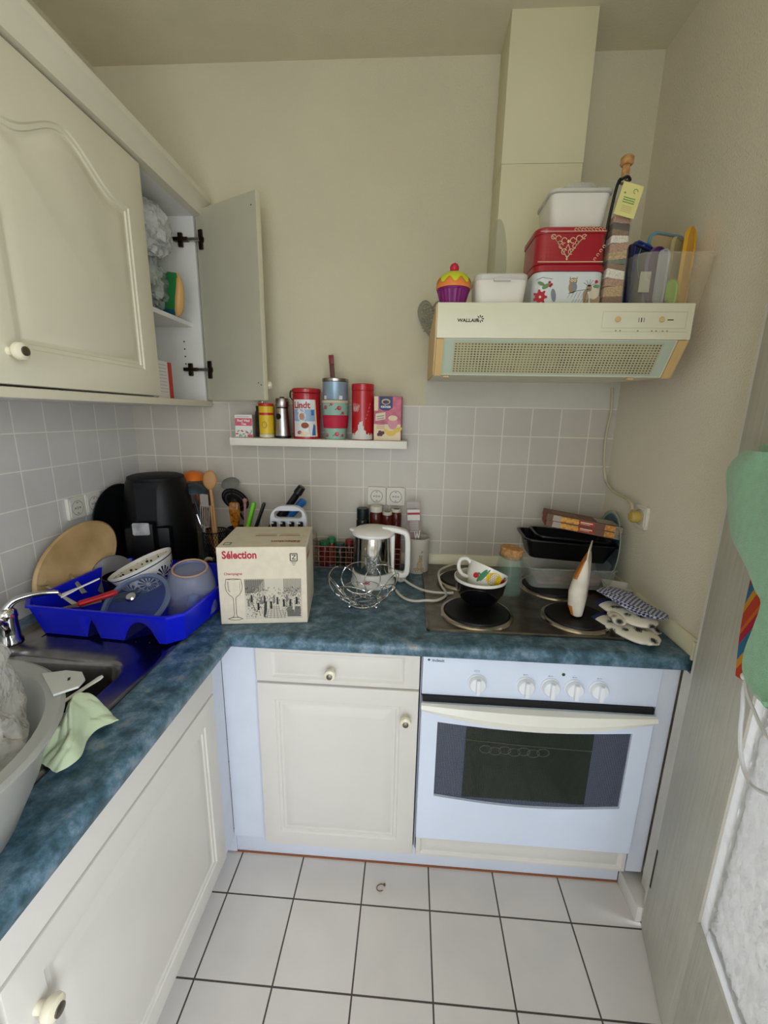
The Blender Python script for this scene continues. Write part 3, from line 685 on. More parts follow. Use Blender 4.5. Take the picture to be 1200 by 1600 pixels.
b.tube([(.012*math.cos(a), .012*math.sin(a), .282+.002*math.sin(3*a)) for a in [2*PI*i/16 for i in range(16)]], .003, 8, loop=True)
b.tube([(-.012, -.006, .282), (-.020, -.010, .262), (-.026, -.006, .20), (-.030, 0, .12), (-.034, 0, .04)], .0035, 6, smooth=5); b.tube([(0, -.013, .281), (-.006, -.018, .270), (.004, -.020, .262)], .0012, 6, smooth=4)
b.build('ribbon', mat('black_ribbon', '#0c0c0d', .6), t)
b = B(T(.004, -.0285, .228) @ R(14, 'Y') @ R(-6, 'X')); b.box(-.024, .024, -.0006, .0006, -.036, .036)
fn = flat((-.024, -.0006, -.036), (1, 0, 0), (0, 0, 1))
for k in range(3): b.line([(.010, .030+.005*k), (.038, .030+.005*k)], .0022, fn, 1)
for k in range(4): b.line([(.012, .010+.004*k), (.036, .010+.004*k)], .0008, fn, 2)
b.line([(.033+.005*math.cos(a_), .057+.005*math.sin(a_)) for a_ in [PI*i/6 for i in range(10)]], .0018, fn, 1); b.disc(.010, .049, .0022, .0022, fn, 1)
b.build('gift_tag', [mat('tag_yellow', '#dcd48c', .7), mat('tag_green', '#6f9a50', .7), mat('tag_text', '#b3ab6a', .7)], t)
b = B(T(1.528, -.315, HT)); b.box(-.018, .018, -.03, .05, .001, .085, 0, .004)
tag(b.build('candle_box', mat('plum_box', '#5a1430', .5)), 'dark plum box squeezed between the tins and the tall bottle', 'box')
# clear storage tub full of lids
t = thing('storage_tub', 'clear plastic tub on the right end of the hood, full of lids', 'storage tub', (1.660, -.335, HT))
b = B(); tub(b, .165, .17, .186, .20, .112, .0018, .03, .003); b.build('tub', glass('tub_plastic', '#d9d4bb', .14, .2), t)
b = B(); b.box(-.080, -.055, -.0905, -.0898, .03, .075); b.build('sticker', mat('sticker_grey', '#a7a38f', .6), t)
def lid(label, x, y, z, w, h, hexc, rz, ry, rx=0, r=.02, al=1, rim=None, th=.008, cat='lid'):
    t = thing('plastic_cover', label, 'lid', M=T(x, y, z) @ R(rz) @ R(ry, 'Y') @ R(rx, 'X'), group='loose lids in the clear tub on the hood')
    M = R(90, 'X')
    b = B(M); n_ = 'lidmat_'+hexc; m = mat(n_, hexc, .35, alpha=al, noise_=False)
    b.loft([rrect(w, h, r, -th/2), rrect(w, h, r, th/2), rrect(w-.006, h-.006, r-.003, th/2), rrect(w-.010, h-.010, r-.004, th/2-.003)])
    b.build('panel', m, t)
    if rim:
        b = B(M); b.loft([rrect(w, h, r, -th/2-.001), rrect(w+.005, h+.005, r, -th/2), rrect(w+.005, h+.005, r, th/2), rrect(w, h, r, th/2+.001), rrect(w-.005, h-.005, r, th/2+.001), rrect(w-.006, h-.006, r-.002, 0), rrect(w-.005, h-.005, r, -th/2-.001)], loop=True); b.build('rim', mat('rim_'+rim, rim, .4), t)
    return t
z0 = HT+.004
lid('dark navy rectangular lid at the left of the clear tub', 1.612, -.345, z0+.078, .105, .150, '#141c3c', 36, 0, -2)
lid('deep blue lid leaning second from the left in the tub', 1.626, -.332, z0+.084, .10, .16, '#24349a', 37, 0, -2)
lid('round teal lid sticking up in the clear tub', 1.640, -.318, z0+.118, .10, .10, '#3c8a9c', 38, 0, -2, .049)
lid('round purple lid in the middle of the clear tub', 1.655, -.355, z0+.078, .12, .14, '#55307c', 38, 0, -2, .059)
lid('whitish translucent crumpled lid in front of the purple lid', 1.650, -.385, z0+.070, .035, .125, '#b9bcc4', 30, 0, 0, .016, .8)
lid('narrow blue lid right of the purple lid', 1.668, -.338, z0+.074, .10, .135, '#2c3c8c', 38, 0, -2)
lid('lime green lid low down in the clear tub', 1.680, -.385, z0+.036, .035, .06, '#8fb82c', 30, 0, 0)
lid('clear lid with pale blue seal leaning tall in the tub', 1.700, -.290, z0+.104, .120, .190, '#d0b988', 20, 0, 0, .026, .45, '#6a98a8', .006)
lid('clear flat lid right of the one with the blue seal', 1.716, -.318, z0+.094, .080, .17, '#d8cc98', 42, 0, 0, .02, .5)
lid('big mustard yellow lid at the right end of the tub', 1.727, -.345, z0+.100, .075, .19, '#d9a31c', 46, 0, 0, .035)
# glass dish leaning on wall + hanging heart
b = B(T(1.288, -.148, HT+.165) @ R(-5, 'X') @ R(90, 'X')); b.lathe([(0, 0), (.10, 0), (.150, .006), (.153, .009), (.150, .010), (.10, .003), (0, .003)], 40, sx=.19, sy=.95, M=T(0, -.01, 0))
tag(b.build('glass_platter', glass('crystal', '#a9ac9e', .16, .2, bump=(120, 1, .004))), 'patterned oval glass platter leaning upright against the duct casing', 'platter')
b = B(T(1.106, -.034, 1.655) @ R(90, 'X')); N = 40
def heart(s_, z): return [V((s_*16*math.sin(t)**3/17, s_*(13*math.cos(t)-5*math.cos(2*t)-2*math.cos(3*t)-math.cos(4*t))/13*1.15, z)) for t in [2*PI*i/N for i in range(N)]]
for i in range(14):
    a, c = random.uniform(0, 2*PI), random.uniform(0, 2*PI)
b.loft([heart(.046, -.004), heart(.052, 0), heart(.046, .004), heart(.040, .003), heart(.040, -.003)], loop=True)
for i in range(10):
    y = -.044+.009*i; xw = .040*(1-((abs(y-.008))/.07)**2)**.5
    b.tube([(-xw+2*xw*q/12, y+.004*math.sin(q*1.3+i), .002*math.sin(q)) for q in range(13)], .0022, 6)
for i in range(7):
    x = -.030+.010*i; b.tube([(x+.003*math.sin(q*1.2+i), -.038+.008*q+abs(x)*.6*(1 if q < 3 else 0)-(.006 if abs(x) < .012 and q > 8 else 0), 0) for q in range(10)], .0020, 6)
tag(b.build('wicker_heart', mat('wicker_grey', '#8d8a78', .8)), 'grey wicker heart hanging on the wall behind the left end of the hood', 'wall decoration')

# ================================================================== HOB
hb = thing('hob', 'stainless steel electric hob with four black cooking plates', 'hob', (1.107, -.531, ZT))
b = B(); HX, HY = .585, .512
b.loft([rrect(HX, HY, .012, .0004, cx=HX/2, cy=HY/2), rrect(HX, HY, .012, .005, cx=HX/2, cy=HY/2), rrect(HX-.006, HY-.006, .010, .0075, cx=HX/2, cy=HY/2), rrect(HX-.020, HY-.020, .008, .0055, cx=HX/2, cy=HY/2)])
b.build('steel_plate', mat('hob_steel', '#7c766c', .3, 1, noise_=(22, .25)), hb)
BUR = [(.148, .110, .092), (.430, .108, .083), (.438, .330, .098), (.140, .355, .078)]
for x, y, r in BUR:
    b = B(T(x, y, .0055)); b.lathe([(0, 0), (r+.014, 0), (r+.011, .0045), (r+.003, .0060), (r, .002), (0, .002)], 48); b.build('burner_ring', mat('ring_steel', '#b0a594', .22, 1), hb)
    b = B(T(x, y, .0080)); b.lathe([(0, 0), (r-.002, 0), (r, .003), (r-.002, .0085), (r*.3, .0085), (r*.26, .0065), (0, .0065)], 48); b.build('hot_plate', mat('cast_iron', '#151413', .5, .3, noise_=(60, .3)), hb)
PZ = ZT+.0168    # top of a hot plate
def wld(i): return 1.107+BUR[i][0], -.531+BUR[i][1]
# black bowl with mug
bx, by = wld(0); bx += .006; by += .058; by = -.376; bx = 1.268
t = thing('bowl', 'glossy black bowl with white rim on the front left hotplate', 'bowl', (bx, by, PZ))
pr = [(0, 0), (.034, 0), (.036, .003), (.055, .018), (.070, .045), (.076, .078), (.0765, .082), (.074, .083), (.072, .078), (.066, .045), (.050, .021), (0, .010)]
b = B(); b.lathe(pr[:6], 40, 0); b.build('bowl_body', mat('glaze_black', '#08080c', .12, coat=.6), t)
b = B(); b.lathe([(.0762, .078), (.0775, .081), (.0765, .086), (.074, .0865), (.072, .079), (.066, .045), (.050, .021), (0, .010)], 40, 0); b.build('rim', mat('porcelain', '#e4e0d6', .2, coat=.4), t)
t = thing('mug', 'white mug painted with lemon and strawberries, tilted inside the black bowl', 'mug', M=T(bx-.004, by-.004, PZ+.040) @ R(24, 'Y') @ R(-16, 'X'))
prof = [(0, 0), (.030, 0), (.040, .008), (.052, .035), (.060, .070), (.0615, .076), (.059, .077), (.057, .070), (.049, .036), (.036, .012), (0, .006)]
b = B(); b.lathe(prof, 40, 0)
rr_ = lambda v: (.052+(v-.035)*.229)+.0006
fn = wrap(rr_, 0, -86)
def blob(u, v, ru, rv, mi, l=.0006, n=18, ang=0): b.disc(u, v, ru, rv, fn, mi, l, n, ang)
blob(.006, .050, .024, .019, 1); blob(-.030, .046, .006, .022, 2, .0004, ang=-14); blob(-.022, .050, .003, .022, 2, ang=-14); blob(.014, .031, .010, .004, 2)
for k in range(-3, 4): b.line([(.006+.006*k-.008, .036), (.006+.006*k+.008, .064)], .0009, fn, 4, .0010); b.line([(.006+.006*k+.008, .036), (.006+.006*k-.008, .064)], .0009, fn, 4, .0010)
blob(.042, .052, .010, .013, 3, ang=20); blob(-.046, .040, .009, .008, 3); blob(.040, .066, .006, .003, 2); blob(-.040, .048, .005, .003, 2)
b.build('mug_body', [mat('porcelain', ''), mat('lemon_yellow', '#e8c800', .4), mat('stem_green', '#2f7a4a', .4), mat('berry_red', '#c01c2c', .4), mat('lemon_line', '#b08a00', .5)], t)
b = B(); b.tube([(-.054, 0, .066), (-.072, 0, .074), (-.088, 0, .062), (-.084, 0, .040), (-.066, 0, .026), (-.048, 0, .026)], .0058, 10, smooth=5); b.build('handle', mat('porcelain', ''), t)
# cork jar
t = thing('storage_jar', 'small empty glass jar with cork lid behind the black bowl', 'jar', (1.379, -.262, ZT+.0062))
b = B(); b.lathe([(0, 0), (.038, 0), (.042, .004), (.042, .100), (.037, .112), (.036, .122), (.0385, .126), (.0385, .132), (.0345, .132), (.0345, .112), (.039, .100), (.039, .006), (0, .004)], 36); b.build('glass', glass('jar_glass', '#8fb0a0', .14, .03), t)
b = B(T(.002, 0, .138) @ R(7, 'Y')); b.cyl(.033, -.018, .016, 0, r2=.037, bev=.002, seg=32); b.build('cork', mat('cork', ''), t)
# clear container + black tins + boxes
cx, cy = 1.590, -.150
t = thing('food_container', 'clear plastic food container on the rear right hotplate, under the black tins', 'food container', (cx, cy-.014, PZ))
b = B(); tub(b, .262, .150, .284, .168, .070, .0018, .025, .003); b.build('tub', glass('box_clear', '#c8ccc2', .20, .12), t)
b = B(T(0, 0, .004)); b.box(-.10, .10, -.05, .05, 0, .012, 0, .004); b.box(-.07, .11, -.055, .03, .0125, .026, 0, .004); b.build('contents', mat('pinkish_packets', '#8d6a5c', .6, noise_=(18, .3)), t)
TZ1 = PZ+.0725
def tin(label, x, y, z, w, d, h, ry, rz, hexc='#0b0b0c'):
    t = thing('baking_tin', label, 'baking tin', M=T(x, y, z) @ R(rz) @ R(ry, 'Y'), group=None)
    b = B(); tub(b, w*.84, d*.74, w, d, h, .0015, .02, .008); b.build('pan', mat('bakeware', '#101011', .32, .2), t); return t
tin('black loaf tin lying on the clear container, topmost but one', 1.585, -.145, TZ1+.012, .290, .150, .066, 2.5, -3)
tin('shallow black baking tin nested in the larger black tin', 1.600, -.140, TZ1+.040, .240, .120, .046, 3.5, -3)
for k, (lb, dz) in enumerate((('lower of two brown cooking-packet boxes lying on the black tins', 0), ('upper of two brown cooking-packet boxes lying on the black tins', .0215))):
    t = thing('food_box', lb, 'box', M=T(1.628, -.150, TZ1+.108+dz) @ R(-9) @ R(7.5, 'Y'))
    b = B(); b.box(-.118, .118, -.045, .045, 0, .021, 0)
    fn = flat((-.118, -.045, 0), (1, 0, 0), (0, 0, 1)); fe = flat((-.118, .045, 0), (0, -1, 0), (0, 0, 1)); ft = flat((-.118, -.045, .021), (1, 0, 0), (0, 1, 0))
    b.rect(.020, .001, .045, .020, fn, 1); b.rect(.045, .002, .100, .019, fn, 2); b.rect(.100, .003, .150, .018, fn, 3); b.rect(.182, .002, .212, .019, fn, 2); b.rect(.212, .001, .234, .020, fn, 1)
    for q in range(7): b.disc(.050+.008*q, .010+.003*math.sin(q*2), .0045, .006, fn, 4, .0006, 8)
    b.text('PARKSIDE' if 0 else 'NUDELN', .104, .007, .009, fn, 5, .0007, bold=.0004) if 0 else b.line([(.106, .013), (.144, .013)], .0035, fn, 5, .0007)
    b.line([(.106, .008), (.136, .008)], .0014, fn, 5, .0007)
    for q in range(8): b.line([(.214+.0024*q, .003), (.214+.0024*q, .018)], .0010, fn, 6, .0007)
    b.rect(.010, .003, .060, .018, fe, 3); b.rect(.02, .02, .10, .07, ft, 7); b.rect(.16, .01, .225, .08, ft, 1)
    b.build('carton', [mat('carton_brown', '#6e4c3a', .6), mat('carton_grey', '#a89e8c', .6), mat('carton_orange', '#c88a3c', .6, noise_=(120, .3)), mat('carton_red', '#a83220', .6), mat('carton_food', '#dca64c', .6), mat('carton_cream', '#e6d2b4', .6), M_INK, mat('carton_dust', '#8a6a58', .7)], t)
# plate standing in the corner
t = thing('plate', 'large blue-green plate with white rim leaning in the wall corner', 'plate', M=T(1.744, -.128, ZT+.1335) @ R(-8, 'Z') @ R(-86, 'Y'))
b = B(); b.lathe([(0, -.004), (.075, -.004), (.118, .006), (.127, .010), (.128, .012), (.126, .0125), (.115, .0095)], 56, 0); b.lathe([(.115, .0096), (.074, .0), (0, 0)], 56, 1)
b.build('plate_body', [mat('plate_rim', '#9fb0a2', .25, coat=.3), mat('plate_blue', '#1f5f7c', .3, coat=.3, noise_=(40, .25))], t)
# flour packet standing edge-on
px_, py_ = wld(1); px_ += .008
t = thing('food_packet', 'white and orange paper packet standing edge-on on the front right hotplate', 'food packet', M=T(1.546, -.405, PZ) @ R(-27))
b = B(); rg = []
for z, th, dp, ox in ((0, .010, .075, .002), (.006, .030, .094, .001), (.035, .044, .100, -.003), (.075, .046, .102, -.004), (.115, .038, .100, 0), (.150, .022, .098, .006), (.170, .010, .096, .009), (.175, .004, .096, .010), (.205, .003, .095, .012)):
    rg.append([V((p.x+ox, p.y, z+.004*math.sin(p.y*60))) for p in rrect(th, dp, th*.45, 0)] if z > .01 else [V((p.x+ox, p.y, z)) for p in rrect(th, dp, th*.45, 0)])
b.loft(rg)
for f in b.bm.faces:
    c = f.calc_center_median()
    if f.normal.x < -.25 and (c.z > .115 or c.z < .05) : f.material_index = 1
b.build('paper_bag', [mat('packet_white', '#d8cfbd', .6, noise_=(25, .08), bump=(40, .6, .003)), mat('packet_orange', '#c4782c', .6)], t)
# white plastic tray lying at the wall
t = thing('plastic_tray', 'small white plastic tray lying behind the oven mitts', 'tray', M=T(1.716, -.268, ZT+.030) @ R(-12) @ R(3, 'Y'))
b = B(); tub(b, .068, .055, .080, .066, .020, .0015, .010, .002); b.build('tray', mat('tray_white', '#d5d3cb', .35, alpha=.9), t)
b = B(T(1.716, -.265, ZT+.0088)); b.box(-.03, .02, -.02, .025, 0, .018, 0, .003); tag(b.build('soap_box', mat('carton_grey', '')), 'small grey box under the white plastic tray', 'box')
# oven mitts
mm = bpy.data.materials.new('cow_print'); mm.use_nodes = True; nt = mm.node_tree; L = nt.links.new; bs = nt.nodes['Principled BSDF']
g = nt.nodes.new('ShaderNodeTexCoord'); vo = nt.nodes.new('ShaderNodeTexVoronoi'); vo.inputs['Scale'].default_value = 34; vo.inputs['Randomness'].default_value = .9; nz_ = nt.nodes.new('ShaderNodeTexNoise'); nz_.inputs['Scale'].default_value = 60
mxv = nt.nodes.new('ShaderNodeMix'); mxv.data_type = 'VECTOR'; mxv.inputs['Factor'].default_value = .025; L(g.outputs['Object'], mxv.inputs['A']); L(nz_.outputs['Color'], mxv.inputs['B']); L(mxv.outputs['Result'], vo.inputs['Vector'])
lt = nt.nodes.new('ShaderNodeMath'); lt.operation = 'LESS_THAN'; lt.inputs[1].default_value = .36; L(vo.outputs['Distance'], lt.inputs[0])
cm = nt.nodes.new('ShaderNodeMix'); cm.data_type = 'RGBA'; cm.inputs['A'].default_value = lin('#e2dccb'); cm.inputs['B'].default_value = lin('#17161a'); L(lt.outputs[0], cm.inputs['Factor']); L(cm.outputs['Result'], bs.inputs['Base Color']); bs.inputs['Roughness'].default_value = .9
def mitt(label, x, y, z, rz, ry, l=.20, w=.088, th=.026, thumb=1, rx=0):
    t = thing('oven_mitt', label, 'oven mitt', M=T(x, y, z) @ R(rz) @ R(ry, 'Y') @ R(rx, 'X'), group='oven mitts at the right of the hob')
    def body(L0, wd, tk, n=14):
        rg = []
        for i in range(n+1):
            u = i/n; s_ = math.sqrt(max(.0, 1-max(0, (u-.72)/.28)**2)); ww = wd*(.86+.14*math.sin(PI*min(1, u*1.1)))*max(.08, s_); tt = tk*(.75+.25*math.sin(PI*u))*max(.15, s_)
            rg.append([V((L0*u, ww/2*math.cos(a), tk*.5+tt/2*math.sin(a))) for a in [2*PI*k/20 for k in range(20)]])
        return rg
    b = B(); b.loft(body(l, w, th)); b.build('palm', mm, t)
    b = B(T(l*.38, thumb*w*.40, 0) @ R(thumb*24)); b.loft(body(l*.42, w*.36, th*.85)); b.build('thumb', mm, t)
    b = B(); b.loft([[V((x_, (w*.445)*math.cos(a), th*.5+(th*.42)*math.sin(a))) for a in [2*PI*k/20 for k in range(20)]] for x_ in (-.004, .010)]); b.build('cuff_binding', mat('binding_navy', '#1f2c5c', .9), t)
mitt('white cow-spotted oven mitt lowest in the pile, hanging over the worktop edge', 1.612, -.420, ZT+.0012, -64, 0, l=.165, w=.096, thumb=1)
mitt('white cow-spotted oven mitt on top of the lowest mitt, under the checked one', 1.640, -.385, ZT+.0295, -70, 1, l=.150, w=.100, thumb=-1)
# checked pot holder
ck = bpy.data.materials.new('blue_check'); ck.use_nodes = True; nt = ck.node_tree; L = nt.links.new; bs = nt.nodes['Principled BSDF']
g = nt.nodes.new('ShaderNodeTexCoord'); mp = nt.nodes.new('ShaderNodeMapping'); mp.inputs['Rotation'].default_value = (0, 0, .5); ch = nt.nodes.new('ShaderNodeTexChecker'); ch.inputs['Scale'].default_value = 145
L(g.outputs['Object'], mp.inputs[0]); L(mp.outputs[0], ch.inputs['Vector']); ch.inputs['Color1'].default_value = lin('#26336e'); ch.inputs['Color2'].default_value = lin('#c6c8d0'); L(ch.outputs[0], bs.inputs['Base Color']); bs.inputs['Roughness'].default_value = .9
t = thing('oven_mitt', 'blue and white checked oven mitt on top of the cow-spotted ones', 'oven mitt', M=T(1.640, -.372, ZT+.0615) @ R(-58) @ R(5, 'Y') @ R(-6, 'X'), group='oven mitts at the right of the hob')
b = B(); rg = []
for i in range(17):
    u = i/16; s_ = math.sqrt(max(.0, 1-abs(2*u-.9)**3.2/1.42)) if u > .0 else .3; s_ = max(.1, min(1, s_)); 
    rg.append([V((.185*u-.02, .054*s_*math.cos(a), .010+.009*max(.3, s_)*math.sin(a)+.004*math.sin(7*u))) for a in [2*PI*k/20 for k in range(20)]])
b.loft(rg); b.build('quilted_pad', ck, t)

# ================================================================== KETTLE, WIRE BOWL, CROCK, SPICES
KX, KY = .934, -.208
t = thing('kettle', 'electric kettle with polished steel body and white lid, handle and base', 'kettle', (KX, KY, ZT))
b = B(); b.lathe([(0, 0), (.073, 0), (.0755, .003), (.0755, .010), (.072, .014), (.071, .040), (.0705, .047), (0, .047)], 48)
fn = wrap(lambda v: .0722, 0, -97); b.text('abc', -.018, .021, .017, fn, 1, .0008, bold=.0006)
b.build('base', [M_WHITEP, mat('ink_red_bright', '#c8202c', .5)], t)
b = B(); b.lathe([(.066, .0475), (.0665, .052), (.062, .165), (.062, .172)], 56); b.build('steel_body', mat('polished_steel', '#c9c7c2', .09, 1, noise_=False), t)
b = B(); b.lathe([(0, .172), (.068, .172), (.072, .176), (.071, .183), (.058, .193), (.030, .198), (0, .198)], 48)
b.loft([[V((-.058-.022*u, s_*.020*(1-u*.75), .176+.010*u+dz)) for u, s_, dz in ((0, -1, 0), (1, -1, 0), (1, 1, 0), (0, 1, 0))], [V((-.058-.022*u, s_*.018*(1-u*.75), .189)) for u, s_ in ((0, -1), (1, -1), (1, 1), (0, 1))]])
b.build('lid', M_WHITEP, t)
b = B(); path = [V((.030, -.002, .194)), V((.065, -.004, .193)), V((.100, -.006, .186)), V((.112, -.007, .176)), V((.116, -.007, .150)), V((.117, -.007, .080)), V((.115, -.007, .048)), V((.105, -.006, .036)), V((.085, -.005, .036)), V((.067, -.004, .040))]
pc = crv(path, 4); rg = []
for i, p in enumerate(pc):
    tg = (pc[min(i+1, len(pc)-1)]-pc[max(i-1, 0)]).normalized(); s_ = V((0, 1, 0)); n_ = tg.cross(s_).normalized()
    rg.append([p+n_*q.x+s_*q.y for q in rrect(.018, .030, .006, 0)])
b.loft(rg); b.box(.058, .072, -.012, .006, .040, .175, 0, .003); b.build('handle', M_WHITEP, t)
# wire fruit bowl
b = B(); cx, cy = 0, 0
for k in range(7):
    a = 2*PI*k/7; R0 = .062; tilt = math.radians(38)
    c_ = V((math.cos(a)*.072, math.sin(a)*.072, .060)); e1 = V((-math.sin(a), math.cos(a), 0)); e2 = V((math.cos(a)*math.sin(tilt), math.sin(a)*math.sin(tilt), math.cos(tilt)))
    b.tube([c_+e1*R0*math.cos(t_)+e2*(.052)*math.sin(t_) for t_ in [2*PI*i/28 for i in range(28)]], .0016, 6, loop=True)
for k in range(7):
    a = 2*PI*(k+.5)/7; c_ = V((math.cos(a)*.050, math.sin(a)*.050, .030)); e1 = V((-math.sin(a), math.cos(a), 0)); e2 = V((math.cos(a)*.8, math.sin(a)*.8, .6))
    b.tube([c_+e1*.040*math.cos(t_)+e2*.030*math.sin(t_) for t_ in [2*PI*i/24 for i in range(24)]], .0014, 6, loop=True)
b.tube([(.046*math.cos(t_), .046*math.sin(t_), .0135) for t_ in [2*PI*i/30 for i in range(30)]], .002, 6, loop=True)
for k in range(3): b.ball(.0058, 0, T(.046*math.cos(2*PI*k/3-.5), .046*math.sin(2*PI*k/3-.5), .0058))
o = b.build('wire_bowl', M_CHROME, None, T(.922, -.392, ZT+.0003)); tag(o, 'openwork chrome wire fruit bowl of looped rings in front of the kettle', 'wire bowl')
# crock with straws
t = thing('utensil_crock', 'cream ceramic crock with bunny drawing beside the hob', 'crock', (1.088, -.078, ZT))
b = B(); b.lathe([(0, 0), (.038, 0), (.041, .004), (.0415, .116), (.0435, .122), (.0435, .130), (.040, .131), (.038, .122), (.037, .010), (0, .008)], 40)
fn = wrap(lambda v: .0418, 0, -82)
for u, v, ru, rv, an in ((0, .035, .009, .015, 0), (.004, .055, .006, .007, 0), (.001, .067, .002, .007, 10), (.007, .067, .002, .007, -12), (-.010, .020, .010, .005, 0), (.012, .018, .006, .008, 0)): b.disc(u, v, ru, rv, fn, 1, .0006, 14, an); b.line([(u+ru*1.05*math.cos(a_), v+rv*1.05*math.sin(a_)) for a_ in [2*PI*i/10 for i in range(11)]], .0006, fn, 2, .0009)
for k in range(6): b.line([(-.022+.008*k, .010), (-.020+.008*k, .016)], .0009, fn, 3)
b.line([(.004, .080), (.008, .090), (.012, .084), (.006, .082)], .0012, fn, 2)
b.build('crock_body', [mat('crock_cream', '#c9c2b2', .3), mat('bunny_tan', '#b59a74', .6), mat('line_brown', '#5a4a3c', .6), mat('line_rose', '#8a4a4a', .6)], t)
t = thing('straw_packet', 'clear packet of pinkish drinking straws standing in the ceramic crock', 'packet', M=T(1.078, -.082, ZT+.012) @ R(-3, 'Y'))
b = B()
for k in range(9): b.cyl(.0030, .002, .225, 0, T(-.020+.0056*(k % 8), -.005+.006*(k % 3), 0), 8)
b.build('straws', mat('straw_pink', '#a98a88', .6), t)
b = B(); b.loft([[V((p.x, p.y*s_, z)) for p in rrect(.052, .030, .006)] for z, s_ in ((0, .3), (.02, 1), (.19, 1), (.250, .25))], 0)
fn = flat((-.026, -.0155, 0), (1, 0, 0), (0, 0, 1)); b.rect(.005, .17, .047, .235, fn, 1, lift=-.0045) if 0 else None
b.build('wrapper', glass('wrapper_clear', '#cbbfbb', .28, .15), t)
b = B(); fn = flat((-.024, -.0166, 0), (1, 0, 0), (0, 0, 1)); b.poly([(.002, .185), (.046, .185), (.046, .225), (.002, .225)], fn, 0); b.poly([(.002, .206), (.046, .206), (.046, .214), (.002, .214)], fn, 1, .0008)
for k in range(7): b.line([(.010, .180-.006*k), (.040, .180-.006*k)], .002, fn, 0)
b.line([(.026, .145), (.030, .112), (.035, .142), (.040, .115), (.045, .148)], .003, fn, 0); b.build('label', [mat('packet_label', '#dcd7cf', .5), mat('ink_red', '')], t)
# spice basket and jars
t = thing('wire_basket', 'pink wire basket of spice jars against the tiled wall', 'basket', (.600, -.088, ZT))
b = B(); bw_, bd_, bh_ = .425, .066, .083
for z in (.002, .024, .044, .064, .083):
    b.tube([V((x, y, z)) for x, y in ((0, 0), (bw_, 0), (bw_, bd_), (0, bd_))], .0012 if z < .08 else .002, 6, loop=True)
for k in range(22): b.tube([(bw_*k/21, 0, .002), (bw_*k/21, 0, .083)], .0010, 5); b.tube([(bw_*k/21, bd_, .002), (bw_*k/21, bd_, .083)], .0010, 5); b.tube([(bw_*k/21, 0, .002), (bw_*k/21, bd_, .002)], .0010, 5)
b.build('wires', mat('pink_wire', '#b58a7c', .4, .4), t)
def jar(label, x, y, r, h, body, lidc, lh=.018, group='spice jars in the pink wire basket', z=ZT+.0045, deco=None, al=.45):
    t = thing('spice_jar', label, 'spice jar', (x, y, z), 0, group)
    b = B(); b.lathe([(0, 0), (r*.94, 0), (r, .003), (r, h-lh-.008), (r*.86, h-lh)], 20); b.build('glass', glass('jarglass_'+body, body, .88 if al > .4 else .35, .12), t)
    b = B(); b.cyl(r*.93, h-lh, h, 0, bev=.0015, seg=20)
    if deco: b.cyl(r*.62, h, h+.0004, 1, seg=16)
    b.build('lid', [mat('lidc_'+lidc, lidc, .4)] + ([mat('deco_'+deco, deco, .6)] if deco else []), t)
    return t
jar('short clear jar with pale lid, leftmost in the pink wire basket', .640, -.055, .021, .100, '#a69a86', '#b8ab98', al=.3)
jar('clear spice jar with brown contents beside the cardboard glasses box', .688, -.055, .021, .120, '#8a7c68', '#a89c84', al=.3)
jar('spice jar with dark red label and bright green lid', .737, -.062, .020, .092, '#6a2420', '#1f6a42')
jar('spice jar with red label and green lid behind the first', .760, -.040, .017, .100, '#7a2c20', '#2a8050')
jar('spice jar with dark contents and teal lid left of the kettle', .795, -.060, .020, .086, '#2c2c20', '#1f4a44')
jar('small spice jar with red lid close to the kettle', .828, -.040, .016, .095, '#4a3020', '#8a2c2c')
jar('tall dark jar with black-green lid behind the kettle, leftmost of the tall ones', .880, -.055, .024, .222, '#1c1a14', '#12201a', .040)
jar('tall jar with white screw lid behind the kettle', .930, -.055, .024, .232, '#5a1c14', '#d8d4c8', .022)
jar('tall jar with white lid and round green sticker behind the kettle', .972, -.066, .0185, .214, '#5a1c14', '#cfcabc', .012, deco='#7a8060')
jar('tall jar with white lid and dark round sticker, next to the straws', 1.004, -.050, .0190, .222, '#5a1c14', '#d4cfc2', .012, deco='#5c5c50')
jar('small red jar just behind the kettle handle', 1.004, -.105, .0150, .190, '#7a1c1c', '#8f2a30', .012, group='spice jars behind the kettle', z=ZT+.0005) if 0 else None
# ================================================================== SINK SIDE
t = thing('sink', 'stainless steel sink with drainer and deep bowl set in the worktop', 'sink', (0, 0, ZT))
b = B(); x0, x1, y0, y1 = .060, .492, -1.200, -.270
def rr2(xa, xb, ya, yb, r, z, n=6): return rrect(xb-xa, yb-ya, r, z, n, (xa+xb)/2, (ya+yb)/2)
bowl = lambda o, z, r=.06: rr2(.106+o, .438-o, -1.118+o, -.738-o, r, z)
b.loft([rr2(x0, x1, y0, y1, .03, .0005), rr2(x0, x1, y0, y1, .03, .004), rr2(x0+.006, x1-.006, y0+.006, y1-.006, .026, .005), rr2(x0+.012, x1-.012, y0+.012, y1-.012, .022, .0028),
        bowl(0, .0028), bowl(.004, .000), bowl(.010, -.010), bowl(.020, -.130, .05), bowl(.045, -.148, .04), bowl(.13, -.150, .02)], cap0=False)
for k in range(9): b.tube([(.14+.035*k, -.66, .0031), (.14+.035*k, -.31, .0031)], .0018, 5)
b.cyl(.035, -.1498, -.1475, 0, T(.272, -.93, 0), bev=.001)
b.build('basin', mat('sink_steel', '#8d8a86', .22, 1, noise_=(40, .12)), t)
